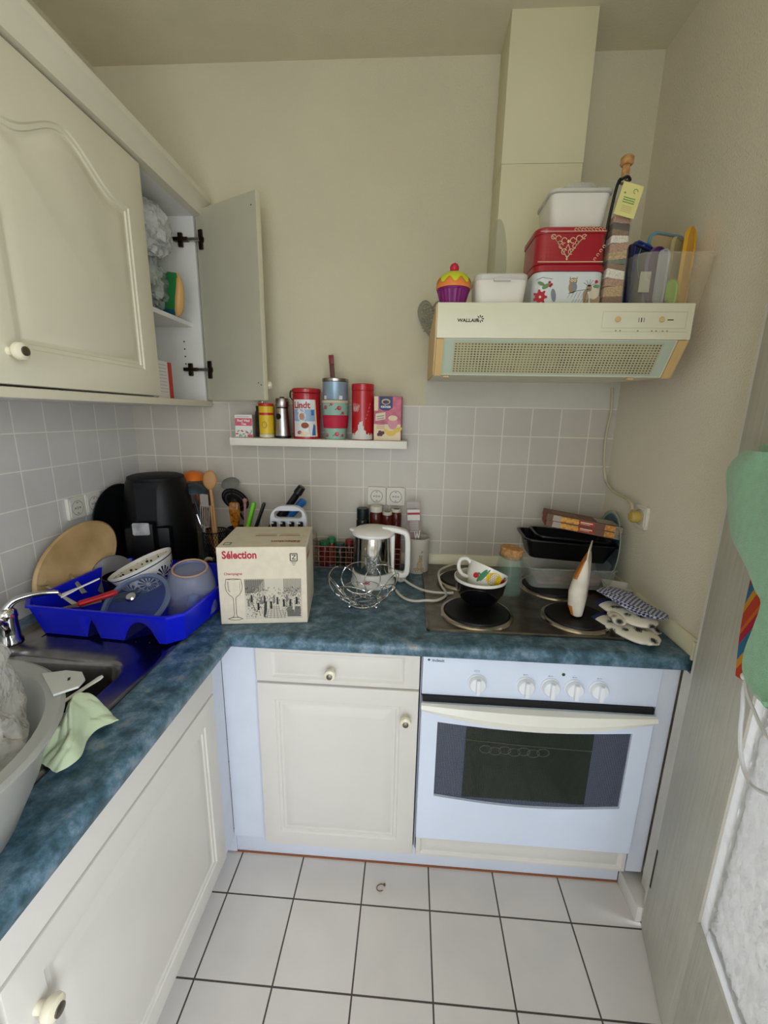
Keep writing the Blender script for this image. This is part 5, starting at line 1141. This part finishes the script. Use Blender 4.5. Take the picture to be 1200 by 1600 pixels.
# print on the top flap (upside down for the viewer)
b.text('Sélection', .212, .056, .024, ft, 6, bold=.0008, sx_=.9, rot=180); 
for u0, u1 in ((.080, .140), (.146, .205)): b.line([(u0, .105), (u1, .105)], .0045, ft, 6); b.line([(u0+.004, .118), (u1-.002, .118)], .0025, ft, 6)
b.poly([(.012, .018), (.032, .018), (.032, .042), (.012, .042)], ft, 4, .0006); b.poly([(.015, .022), (.029, .022), (.029, .036), (.015, .036)], ft, 0, .0008)
for k in range(3): b.line([(.01, .205-.004*k), (.09, .205-.004*k)], .001, fr_, 1)
b.text('Sélection', .012, .178, .020, fr_, 1, bold=.0006); b.line([(.02, .150), (.020, .060)], .0012, fr_, 1)
b.line([(.001, bd/2), (bw-.001, bd/2)], .0010, ft, 5) if 0 else None
b.build('carton', [mat('card_cream', '#d6ccb6', .75, noise_=(40, .04)), mat('print_red', '#b01c36', .6), M_INK, mat('engrave_light', '#c6bfac', .8), mat('engrave_grey', '#77736a', .8), mat('engrave_dark', '#3b3a37', .8), mat('print_rust', '#9a4a34', .7)], t)

# big translucent tub with plastic bag, bottom left
t = thing('washing_up_tub', 'large translucent round plastic tub at the left edge of the picture', 'tub', (.392, -1.208, ZT+.0062))
b = B(); r0, r1, h = .160, .216, .152
b.lathe([(0, 0), (r0-.01, 0), (r0, .006), (r0+.03, .07), (r1-.008, h-.014), (r1, h-.010), (r1+.010, h-.004), (r1+.011, h), (r1+.006, h+.003), (r1-.012, h), (r1-.016, h-.012), (r0+.022, .07), (r0-.008, .010), (0, .006)], 72)
b.build('tub_body', mat('translucent_grey', '#a9aaa4', .3, alpha=.74, noise_=False), t)
b = B(T(.128, .164, h+.0035) @ R(-38) @ Matrix.Scale(.85, 4)); b.loft([[V((x, y, z)) for x, y in [(-.040, .002), (-.020, .034), (.006, .052), (.034, .050), (.050, .036), (.046, .002)]] for z in (0, .004)]); b.poly([(.010, .030), (.020, .027), (.020, .031), (.011, .034)], lambda u, v, l: V((u, v, .0045)), 1); b.build('grip', [mat('translucent_grip', '#b8b9b2', .35), M_INK], t)
# crumpled bag: displaced sheet
t = thing('plastic_bag', 'crumpled clear plastic bag stuffed in the translucent tub', 'plastic bag', (.410, -1.150, ZT+.055))
b = B()
def bag(a, c, s0=0, R0=.120, H=.14, ox=0, oy=0):
    th = 2*PI*a; r = R0*(1-.75*c**1.6); p = V((r*math.cos(th), r*math.sin(th), H*c))
    n_ = noise.noise_vector(p*14+V((s0, 0, 0)))*.036+noise.noise_vector(p*38+V((0, s0, 0)))*.016
    q = V((ox+p.x, oy+p.y, max(0.0, p.z)))+n_; q.z = max(-.040, q.z)
    if q.z < .120:      # stay inside the tub wall
        lim = .150+.36*max(0, q.z+.040-.01)*.9; e_ = V((q.x+.018, q.y+.058)); L_ = e_.length
        if L_ > lim: e_ *= lim/L_; q.x, q.y = e_.x-.018, e_.y-.058
    return q
b.sheet(lambda a, c: bag(a, min(c, .999)), 90, 40)
b.build('film', glass('film_clear', '#cfcac2', .34, .08, bump=(60, 1, .008)), t)
b = B(T(-.02, 0, .0)); b.ball(.05, 0, T(.075, -.045, .080), sz=.6); b.build('dark_content', mat('dark_cup', '#20302c', .4), t)
b = B(); b.sheet(lambda a, c: bag(a, min(c, .999), 9, .082, .205, .045, .060), 60, 26); b.build('film', glass('film_white', '#dcd8ce', .42, .12, bump=(60, 1, .008)), t)
for k in range(3): pass
# white spoon handle sticking out of the sink
b = B(T(.418, -.905, .80) @ align((.06, .09, .03))); b.loft([[V((p.x*w_, p.y*.004, z)) for p in rrect(1, 1, .45)] for z, w_ in ((-.05, .008), (.03, .010), (.055, .014), (.062, .008))]); tag(b.build('plastic_spoon', mat('milky_plastic', '')), 'pale plastic spoon handle poking out between the tub and the sink bowl', 'spoon')
# green microfibre cloth
t = thing('dish_cloth', 'crumpled pale green cleaning cloth on the worktop beside the tub', 'cloth', (.505, -.978, ZT+.006), -10)
b = B()
def cloth(a, c):
    x = (a-.5)*.080; y = (c-.5)*.120; e_ = max(abs(a-.5), abs(c-.5))*2
    z = .012+.006*abs(math.sin(14*a+6*c))+.005*abs(math.sin(11*c-8*a+1))+.050*math.exp(-((x+.006)**2/.0007+(y-.02)**2/.0024))+.008*math.sin(9*a+4*c)*(1-e_*.5)+.004*math.sin(13*c-9*a)
    return V((x*(1-.25*c)+.012*math.sin(7*c)-.018, y-.2*x, max(.002, z*(1-.75*e_**4))))
b.sheet(cloth, 40, 44, th=.0025); b.build('fabric', mat('cloth_green', '#c3d2ad', .9, noise_=(8, .1), bump=(500, .4, .001), sheen=.3), t)
# ================================================================== WALL SHELF ITEMS
SZ = 1.2484
def canprof(r, h): return [(0, 0), (r-.001, 0), (r, .001), (r, h)]
M_GOLD = mat('tin_gold', '#c8a13c', .3, .8)
# tea box
t = thing('tea_box', 'small white and pink tea box at the left end of the wall shelf', 'tea box', M=T(.455, -.062, SZ) @ R(10))
b = B(); b.box(-.030, .030, -.022, .022, 0, .078, 0, .0008, seg=1); fn = flat((-.030, -.022, 0), (1, 0, 0), (0, 0, 1))
b.rect(.001, .040, .059, .066, fn, 1); b.text('Red Vital', .030, .054, .0115, fn, 2, al='CENTER', bold=.0003); b.text('Tea', .030, .043, .011, fn, 2, al='CENTER', bold=.0003); b.line([(.006, .071), (.050, .071)], .0016, fn, 3)
for k in range(12): b.disc(.006+.0045*k, .012+.010*math.sin(k*1.9), .006, .0025, fn, 4 if k % 4 else 5, .0006+k*.00002, 8, 40*k)
b.rect(.042, .001, .059, .010, fn, 1, lift=.0012)
b.build('carton', [mat('tea_white', '#d9d6ce', .6), mat('tea_pink', '#c4566a', .6), mat('print_white', '#e8e4dc', .6), mat('print_grey', ''), mat('tea_leaf', '#7f9f86', .6), mat('berry_red', '')], t)
# glass grinder behind
t = thing('spice_grinder', 'small clear glass grinder with metal clip top behind the yellow tin', 'jar', (.505, -.032, SZ))
b = B(); b.lathe([(0, 0), (.020, 0), (.021, .002), (.021, .085), (.018, .095), (.018, .110), (.016, .110), (.016, .095), (.018, .084), (.018, .004), (0, .003)], 24); b.build('glass', mat('grinder_glass', '#3a322c', .08, alpha=.75, noise_=False), t)
b = B(); b.cyl(.0185, .110, .116, 0); b.tube([(-.020, 0, .105), (-.008, 0, .122), (0, -.004, .126), (.008, 0, .122), (.020, 0, .105)], .0014, 6, smooth=3); b.build('clip_lid', M_CHROME, t)
# yellow tin
t = thing('spice_tin', 'round yellow tin with red bands and red lid on the shelf', 'tin', (.537, -.070, SZ))
b = B(); r = .0255; b.lathe(canprof(r, .108), 32); fn = wrap(lambda v: r, 0, -88)
for a0 in range(1): 
    b.lathe([(r+.0004, .012), (r+.0004, .014)], 32, 2); b.lathe([(r+.0004, .078), (r+.0004, .086)], 32, 1); b.lathe([(r+.0004, 0.002), (r+.0004, .012)], 32, 3)
for k in range(8): b.line([(-.014, .022+.006*k), (.014-.003*(k % 3), .022+.006*k)], .0012, fn, 2)
b.disc(0, .045, .009, .012, fn, 2, .0007); b.disc(0, .045, .006, .009, fn, 0, .0010)
b.build('body', [mat('tin_yellow', '#d8b41c', .35), mat('tin_red2', '#b81c1c', .35), mat('tin_ochre', '#b08a14', .5), mat('tin_silver', '#c9c6ba', .3)], t)
b = B(); b.cyl(.0262, .108, .118, 0, bev=.001, seg=32); b.build('lid', mat('tin_red2', ''), t)
# steel mill
t = thing('pepper_mill', 'brushed steel pepper mill with black band on the shelf', 'pepper mill', (.594, -.066, SZ))
b = B(); b.lathe([(0, .008), (.0265, .008), (.0255, .02), (.0200, .098), (.0205, .100), (.0205, .102), (0, .102)], 32); b.build('body', mat('brushed_steel', '#b5b2ab', .3, 1), t)
b = B(); b.cyl(.0272, 0, .008, 0, bev=.001); b.build('base', M_BLACK, t)
b = B(); b.cyl(.0195, .102, .1055, 0); b.build('neck_ring', M_BLACK, t)
b = B(); b.cyl(.008, .136, .141, 0, bev=.001); b.build('top_button', M_BLACK, t)
b = B(); fn = wrap(lambda v: .0236-.0001, 0, -112); b.disc(0, .074, .010, .010, fn, 0, .0006, 24); b.build('badge', M_BLACK, t)
b = B(); b.lathe([(0, .1055), (.0205, .1055), (.0225, .110), (.0225, .132), (.0205, .136), (0, .136)], 32); b.build('cap', mat('brushed_steel', ''), t)
# chocolate tin (clip-lid)
t = thing('chocolate_tin', 'large red clip-lid chocolate tin with chef picture and script title', 'tin', (.680, -.062, SZ))
r = .048; b = B(); b.lathe(canprof(r, .148), 48); f1 = wrap(lambda v: r, 0, -92)
b.rect(-.037, .008, .044, .132, f1, 1, 12); b.rect(-.037, .060, .044, .100, f1, 2, 12, .0007); b.rect(-.022, .112, .020, .130, f1, 1, 8, .0009)
b.text('Lindt', -.034, .104, .030, f1, 3, .0012, bold=.0010, sx_=.95)
b.disc(-.004, .076, .014, .018, f1, 1, .0010); b.disc(-.005, .076, .0085, .011, f1, 4, .0014); b.poly([(-.017, .012), (-.020, .05), (-.008, .060), (.008, .060), (.022, .048), (.024, .012)], f1, 5, .0010)
b.disc(-.006, .094, .013, .008, f1, 1, .0012); b.disc(.006, .046, .013, .010, f1, 6, .0014); b.disc(.002, .018, .016, .007, f1, 7, .0016); b.disc(-.014, .022, .008, .006, f1, 8, .0018, ang=20)
b.rect(.028, .080, .038, .098, f1, 9, 2, .0012); b.poly([(.030, .012), (.044, .012), (.044, .045), (.036, .052), (.032, .030)], f1, 9, .0012)
b.poly([(.040, .132), (.044, .132), (.052, .008), (.044, .008)], f1, 7, .0013)
b.build('body', [mat('choc_red', '#a81822', .3, coat=.3), mat('choc_white', '#d8dad8', .4), mat('choc_sky', '#8fa9c4', .4), mat('choc_title', '#a8303c', .4), mat('choc_skin', '#c08a66', .5), mat('choc_coat', '#cfc8b8', .5), mat('choc_brown', '#8a3c1c', .5), mat('choc_cream', '#e0cc9c', .5), mat('choc_rose', '#b05a6c', .5), mat('choc_blue', '#3c6aa8', .5)], t)
b = B(); b.cyl(.0492, .148, .153, 0, bev=.001, seg=48); b.cyl(.0498, .154, .170, 0, bev=.003, seg=48); b.build('lid', mat('choc_red', ''), t)
b = B(); b.tube([(-.050, -.006, .130), (-.057, -.006, .140), (-.056, -.006, .160), (-.050, -.006, .164)], .0018, 6, smooth=3); b.tube([(-.050, .006, .130), (-.057, .006, .140), (-.056, .006, .160), (-.050, .006, .164)], .0018, 6, smooth=3); b.build('clip', M_STEEL, t)
# travel cup
t = thing('travel_cup', 'mint travel cup with rose pattern and red silicone sleeve on the shelf', 'cup', (.782, -.062, SZ))
b = B(); rc = lambda v: .0355+.0105*(v/.122); b.lathe([(0, 0), (.0355, 0), (.046, .122), (.044, .1225), (.034, .003), (0, .003)], 40)
fn = wrap(rc, 0, -92)
for (u, v, s_) in ((-.028, .108, 1), (.022, .106, 1.1), (-.004, .118, .7), (.012, .018, 1.1), (-.024, .014, .9), (.034, .014, .8), (.036, .090, .8)): b.disc(u, v, .0075*s_, .0065*s_, fn, 1, .0006); b.disc(u+.002, v+.001, .004*s_, .003*s_, fn, 2, .0010); b.disc(u-.010*s_, v-.004, .005*s_, .002*s_, fn, 3, .0008, 8, 30)
b.build('cup_body', [mat('mint', '#8fb6a4', .5), mat('rose_red', '#b8304c', .5), mat('rose_pink', '#cc6a7c', .5), mat('leaf_green', '#5c8a6c', .5)], t)
b = B(); b.lathe([(rc(.038)+.001, .038), (rc(.038)+.003, .040), (rc(.082)+.003, .080), (rc(.082)+.001, .082)], 40); b.build('sleeve', mat('silicone_red', '#b81c3c', .6), t)
b = B(); b.lathe([(.044, .1225), (.0475, .1228), (.0475, .130), (.045, .132), (0, .132)], 40); b.build('lid', mat('lid_beige', '#c9bfa4', .5), t)
# blue candle tin with stick
t = thing('candle_tin', 'pale blue tin with silver rim standing on the travel cup', 'tin', (.782, -.062, SZ+.1325))
b = B(); b.lathe([(0, 0), (.040, 0), (.043, .004), (.043, .062), (.041, .062), (.040, .006), (0, .004)], 40); fn = wrap(lambda v: .0432, 0, -92); b.rect(-.036, .002, -.024, .014, fn, 1); b.rect(.022, .002, .034, .014, fn, 1)
b.build('body', [mat('tin_paleblue', '#8fa6b8', .3, .3), mat('choc_white', '')], t)
b = B(); b.lathe([(.0435, .060), (.0455, .062), (.0455, .070), (.0435, .072), (.041, .071), (.041, .062), (.0435, .060)], 40); b.build('rim', M_STEEL, t)
t = thing('lighter', 'slim black and red stick lighter standing in the pale blue tin', 'lighter', M=T(.778, -.062, SZ+.140) @ R(-4, 'Y'))
b = B(); b.box(-.008, .008, -.004, .004, 0, .112, 0, .002); b.build('body', mat('stick_brown', '#5c2c20', .4), t); b = B(); b.box(-.0085, .0085, -.0045, .0045, .112, .142, 0, .002); b.build('tip', mat('stick_tip', '#7a1422', .4), t)
# red cylinder tin
t = thing('gift_tin', 'tall red cylinder tin with white snowy motif on the shelf', 'tin', (.878, -.062, SZ))
r = .038; b = B(); b.lathe(canprof(r, .165), 44); f2 = wrap(lambda v: r, 0, -93)
b.poly([(-.040, .003), (.045, .003), (.045, .012), (.030, .020), (.014, .034), (.006, .060), (.001, .066), (-.006, .050), (-.010, .030), (-.026, .022), (-.040, .020)][::-1], f2, 1) if 0 else None
for k in range(24):
    u = -.046+.004*k; hgt = .020+.045*math.exp(-((u+.002)/.012)**2)+.004*math.sin(k*2.2); b.rect(u, .002, u+.0041, hgt, f2, 1)
for k in range(10): b.line([(-.030+.002*k, .098+.004*math.sin(k*2)), (-.031+.003*k, .118+.006*math.cos(k*3))], .0012, f2, 1)
for k in range(5): b.line([(.016+.004*k, .070+.012*k), (.019+.004*k, .076+.012*k)], .0012, f2, 1)
b.build('body', [mat('gift_red', '#b5141e', .3, coat=.3), mat('snow_print', '#d3cfca', .5)], t)
b = B(); b.cyl(.0386, .165, .188, 0, bev=.002, seg=44); b.build('lid', mat('gift_red', ''), t)
# drink powder pouch box
t = thing('drink_carton', 'pink drink powder carton with dark blue crest and fruit picture, right end of shelf', 'carton', M=T(.968, -.064, SZ) @ R(-4))
b = B(); b.box(-.047, .047, -.025, .025, 0, .148, 0, .001, seg=1); fn = flat((-.047, -.025, 0), (1, 0, 0), (0, 0, 1))
b.rect(.0005, .0005, .0935, .055, fn, 1); b.rect(.0005, .100, .014, .1475, fn, 1)
b.poly([(.018, .108), (.030, .101), (.050, .101), (.064, .110), (.064, .1475), (.018, .1475)], fn, 2, .0008); b.disc(.041, .130, .015, .010, fn, 3, .0012); b.disc(.041, .129, .011, .006, fn, 2, .0015); b.text('KRÜGER', .041, .110, .009, fn, 4, .0014, al='CENTER', bold=.0004)
b.poly([(.006, .066), (.040, .072), (.040, .096), (.006, .090)], fn, 1, .0007)
for k in range(2): b.line([(.010, .080-.008*k), (.036, .084-.008*k)], .003, fn, 5, .0010)
for k in range(4): b.line([(.010, .060-.006*k), (.038, .060-.006*k)], .0014, fn, 6, .0010)
b.disc(.066, .060, .017, .022, fn, 7, .0010); b.disc(.066, .076, .016, .009, fn, 1, .0012)
b.disc(.082, .036, .018, .008, fn, 8, .0012, ang=25); b.disc(.060, .024, .016, .009, fn, 8, .0014); b.disc(.044, .032, .010, .006, fn, 8, .0016, ang=-30)
for u, v in ((.022, .028), (.032, .026), (.026, .020), (.018, .020)): b.disc(u, v, .006, .006, fn, 9, .0018)
b.build('carton_body', [mat('drink_pink', '#c66a80', .5, noise_=(50, .2)), mat('drink_cream', '#e0cfae', .5), mat('crest_blue', '#1c2c6c', .4), mat('crest_gold', '#c8a850', .4), mat('print_white', ''), mat('print_grey', ''), mat('drink_rose', '#b0485c', .5), mat('shake_pink', '#cf8a96', .4), mat('banana', '#dcbc50', .5), mat('cherry_dark', '#5a1428', .4)], t)

# ================================================================== INSIDE THE WALL CABINET
def crumple(name, label, cat, loc, r, sx, sy, sz, m, seed=0, amp=.4, extra=None):
    b = B(); nu, nv = 48, 30
    def fn(a, c):
        th = 2*PI*a; ph = PI*c; p = V((math.sin(ph)*math.cos(th), math.sin(ph)*math.sin(th), -math.cos(ph)))
        k = 1+amp*noise.noise(p*3.3+V((seed, 0, 0)))+amp*.4*noise.noise(p*9+V((0, seed, 0)))
        return V((p.x*sx, p.y*sy, p.z*sz))*r*k
    b.sheet(fn, nu, nv); o = b.build(name, m, None, T(*loc)); tag(o, label, cat); return o
crumple('plastic_bag', 'clear plastic bag with white items at the top of the open cabinet', 'plastic bag', (.215, -.170, 1.870), .080, .85, 1.1, 1.0, mat('bag_white', '#c9cac8', .25, alpha=.85, noise_=(30, .2), bump=(60, 1, .01)), 1, .3)
crumple('plastic_bag', 'second clear plastic bag below the white one in the open cabinet', 'plastic bag', (.205, -.165, 1.725), .072, .75, 1.1, 1.0, mat('bag_grey', '#a5aba4', .3, alpha=.8, noise_=(14, .4), bump=(60, 1, .01)), 5, .3)
t = thing('snack_bag', 'green snack bag with orange edge against the cabinet side', 'food packet', M=T(.258, -.120, 1.6975) @ R(62) @ R(12, 'X'))
b = B(); b.loft([[V((p.x*s_, p.y*q_, z)) for p in rrect(.030, .105, .012)] for z, s_, q_ in ((-.055, .4, .8), (-.04, .9, .95), (-.02, 1, 1), (.0, 1, 1), (.03, .8, .98), (.055, .5, .8), (.070, .2, .5))]); 
for f in b.bm.faces:
    f.material_index = 1 if f.calc_center_median().y < -.030 else (2 if f.calc_center_median().z < -.03 else 0)
b.build('bag', [mat('snack_green', '#2f8a48', .4), mat('snack_orange', '#c89a5c', .4), mat('snack_blue', '#1c6a8c', .4)], t)
for (lb, x, y, w, d, h, cols) in (('white medicine box with red edge standing at the cabinet bottom', .262, -.235, .028, .085, .115, ('#d8d3cc', '#b83a2c')), ('blue and white carton behind the white medicine box', .205, -.240, .045, .09, .175, ('#d5d5d2', '#2c6aa4'))):
    t = thing('carton', lb, 'box', (x, y, UB+.0175)); b = B(); b.box(-w/2, w/2, -d/2, d/2, 0, h, 0, .0008, seg=1)
    fn = flat((w/2, -d/2, 0), (0, 1, 0), (0, 0, 1)); 
    if h < .15: b.rect(d*.72, .001, d-.001, h-.001, fn, 1)
    else: b.rect(.002, h*.35, d-.002, h*.80, fn, 1); b.poly([(.002, h*.35), (d*.5, h*.52), (d-.002, h*.40), (d-.002, h*.35)], fn, 3, .0008)
    if h < .15:
        for k in range(9): b.line([(.006, h-.012-.010*k), (d*.62, h-.012-.010*k)], .0012, fn, 2)
    b.build('carton_body', [mat('cb_'+cols[0], cols[0], .6), mat('cb_'+cols[1], cols[1], .6), mat('print_grey', ''), mat('hill_dark', '#2c4a4c', .6)], t)

# ================================================================== SOCKETS AND CABLES
M_SOCK = mat('socket_ivory', '#d8d4c6', .35); M_SOCKD = mat('socket_grey', '#8f8c84', .4)
def socket(parent, M, frame=True):
    b = B(M); b.loft([rrect(.070, .070, .006, 0), rrect(.070, .070, .006, .007), rrect(.066, .066, .005, .009)], 0); b.loft([rrect(.056, .056, .004, .009), rrect(.055, .055, .004, .0105)], 0)
    b.lathe([(.0235, .0106), (.0225, .0112), (.0215, .0106)], 28, 1); b.lathe([(0, .0107), (.0215, .0107)], 28, 0)
    b.lathe([(.021, .0110), (.0205, .0104), (0, .0108)], 28, 2)
    for x in (-.0095, .0095): b.cyl(.0032, .0108, .0112, 1, T(x, 0, 0), 10)
    for y in (-.0165, .0165): b.box(-.003, .003, y-.002, y+.002, .0108, .0114, 1)
    b.build('socket', [M_SOCK, M_SOCKD, mat('socket_well', '#b7b3a8', .4)], parent)
t = thing('double_socket', 'cream double wall socket on the tiles above the kettle', 'socket', (.963, -.0005, 1.036)); X90 = R(90, 'X')
socket(t, T(-.036, 0, 0) @ X90); socket(t, T(.036, 0, 0) @ X90)
t = thing('double_socket', 'white wall socket pair on the left tiled wall beside the black pan', 'socket', (.0005, -.335, 1.032)); Y90 = R(90) @ X90
socket(t, T(0, 0, 0) @ Y90); socket(t, T(0, .071, 0) @ Y90)
t = thing('wall_socket', 'white wall socket on the right wall holding the hood plug', 'socket', (W-.0005, -.262, 1.045)); socket(t, R(-90) @ X90)
t = thing('hood_cable', 'beige cable running down the corner from the hood to its plug', 'cable')
b = B(); b.tube([(1.735, -.008, 1.439), (1.742, -.008, 1.367), (1.736, -.008, 1.279), (1.739, -.010, 1.201), (1.750, -.014, 1.132), (1.752, -.060, 1.098), (1.748, -.130, 1.090), (1.744, -.195, 1.088), (1.738, -.240, 1.078), (1.734, -.255, 1.065)], .0042, 8, smooth=5); b.build('cord', mat('cable_beige', '#c0b896', .5), t)
b = B(T(1.7535, -.262, 1.045) @ R(-90, 'Y')); b.lathe([(0, 0), (.018, 0), (.019, .004), (.018, .020), (.014, .026), (0, .027)], 20); b.build('plug', mat('plug_yellowed', '#b9a050', .45), t)
t = thing('kettle_cable', 'white kettle cable with plug looping over the edge of the hob', 'cable'); M_CW = mat('cable_white', '#cfcabc', .45)
b = B(); b.tube([(1.003, -.236, .7765), (1.015, -.275, .7765), (1.030, -.315, .7765), (1.052, -.345, .7765), (1.080, -.360, .779), (1.112, -.364, .7845), (1.143, -.358, .7835), (1.172, -.325, .783), (1.176, -.290, .783), (1.166, -.237, .783), (1.160, -.181, .800), (1.176, -.125, .800), (1.223, -.070, .800)], .0040, 8, smooth=6); b.build('cord', M_CW, t)
b = B(); b.tube([(1.034, -.205, .792), (1.058, -.235, .785), (1.085, -.268, .784), (1.110, -.292, .7855), (1.140, -.300, .7845), (1.180, -.298, .783), (1.200, -.296, .784)], .0040, 8, smooth=5); b.build('cord', M_CW, t)
b = B(T(1.029, -.193, .7905) @ align((.35, -.8, -.1))); b.cyl(.018, -.012, .010, 0, bev=.003); b.cyl(.008, .010, .024, 0, r2=.005); b.build('plug', M_CW, t)

# ================================================================== CLOTHS HANGING ON THE DOOR
def leafp(s_, z, off): return MD @ V((s_, -off, z))
t = thing('towel', 'mint green towel hanging from the glazed door at the right edge', 'towel')
left = [(0.124, 1.283), (0.078, 1.250), (0.087, 1.214), (0.139, 1.139), (0.182, 1.115), (0.221, 1.098), (0.26, 1.074), (0.285, 1.061), (0.28, 1.017), (0.271, 0.972), (0.277, 0.941), (0.305, 0.927), (0.338, 0.930), (0.37, 0.940)]
lv = crv([V((s_, z_, 0)) for s_, z_ in left], 4)
b = B()
def tw(a, c, off=.034):
    k = c*(len(lv)-1); i = min(int(k), len(lv)-2); p = lv[i].lerp(lv[i+1], k-i); q = V((.60, 1.31-.36*c, 0)); r_ = p.lerp(q, a)
    e_ = min(1, 5*a)
    return leafp(r_.x, r_.y, off+e_*(.012*math.sin(9*a+2.5*c)+.006*math.sin(17*a+6*c)+.008*math.sin(7*c)))
b.sheet(lambda a, c: tw(a, c), 44, 52, th=.005); b.build('front_fold', mat('towel_mint', '#8fc29c', .95, noise_=(60, .06), bump=(420, .7, .002), sheen=.4), t)
b = B(); b.sheet(lambda a, c: leafp(.135+.46*a, 1.315+.02*a-.07*c-.02*(1-a)**2, .016+.006*math.sin(8*a)), 24, 8, th=.005); b.build('top_fold', mat('towel_mint', ''), t)
rm = bpy.data.materials.new('rainbow_stripes'); rm.use_nodes = True; nt = rm.node_tree; L = nt.links.new; bs = nt.nodes['Principled BSDF']; bs.inputs['Roughness'].default_value = .95
g = nt.nodes.new('ShaderNodeNewGeometry'); s = nt.nodes.new('ShaderNodeSeparateXYZ'); L(g.outputs['Position'], s.inputs[0])
ma = nt.nodes.new('ShaderNodeMath'); ma.operation = 'MULTIPLY'; ma.inputs[1].default_value = 1.9; L(s.outputs['Y'], ma.inputs[0]); mb = nt.nodes.new('ShaderNodeMath'); mb.operation = 'ADD'; L(ma.outputs[0], mb.inputs[0]); L(s.outputs['Z'], mb.inputs[1])
mc = nt.nodes.new('ShaderNodeMath'); mc.operation = 'MULTIPLY'; mc.inputs[1].default_value = 8; L(mb.outputs[0], mc.inputs[0]); md_ = nt.nodes.new('ShaderNodeMath'); md_.operation = 'FRACT'; L(mc.outputs[0], md_.inputs[0])
cr = nt.nodes.new('ShaderNodeValToRGB'); cr.color_ramp.interpolation = 'CONSTANT'; L(md_.outputs[0], cr.inputs[0]); e = cr.color_ramp.elements
e[0].position = 0; e[0].color = lin('#b83a1c'); e[1].position = .28; e[1].color = lin('#c98a1c')
for p_, c_ in ((.45, '#2c6a8a'), (.72, '#a81c38'), (.9, '#c9621c')): q = e.new(p_); q.color = lin(c_)
L(cr.outputs[0], bs.inputs['Base Color'])
t = thing('striped_cloth', 'rainbow striped cloth peeking out behind the mint green towel', 'cloth')
b = B(); b.sheet(lambda a, c: leafp(.184+.022*c+.16*a, 1.080-.190*c+.02*a, .010+.004*math.sin(9*a+3*c)), 16, 22, th=.003); b.build('fabric', rm, t)
t = thing('white_cord', 'thin white looped cord hanging below the green towel', 'cord')
b = B(); b.tube([leafp(*q) for q in ((.275, .925, .03), (.280, .905, .032), (.290, .875, .032), (.300, .850, .034), (.316, .825, .036), (.334, .806, .036), (.352, .800, .036), (.372, .801, .036), (.42, .83, .034))], .0032, 8, smooth=5)
b.tube([leafp(*q) for q in ((.283, .925, .034), (.300, .912, .036), (.330, .900, .036), (.369, .890, .036), (.43, .90, .034))], .0026, 8, smooth=5); b.ball(.007, 0, Matrix.Translation(leafp(.277, .928, .032)))
b.build('cord', mat('cord_white', '#dcdcdc', .4), t)
# small things on the floor
b = B(T(1.004, -.622, .0022) @ R(20)); b.tube([(.012*math.cos(a), .009*math.sin(a), .0003) for a in [2*PI*i/10 for i in range(9)]], .0012, 5, smooth=3); b.ball(.0035, 0, T(.012, .004, .001)); tag(b.build('rubber_band', mat('band_brown', '#6a4432', .6)), 'tiny brown rubber band curl on the floor tiles', 'rubber band')
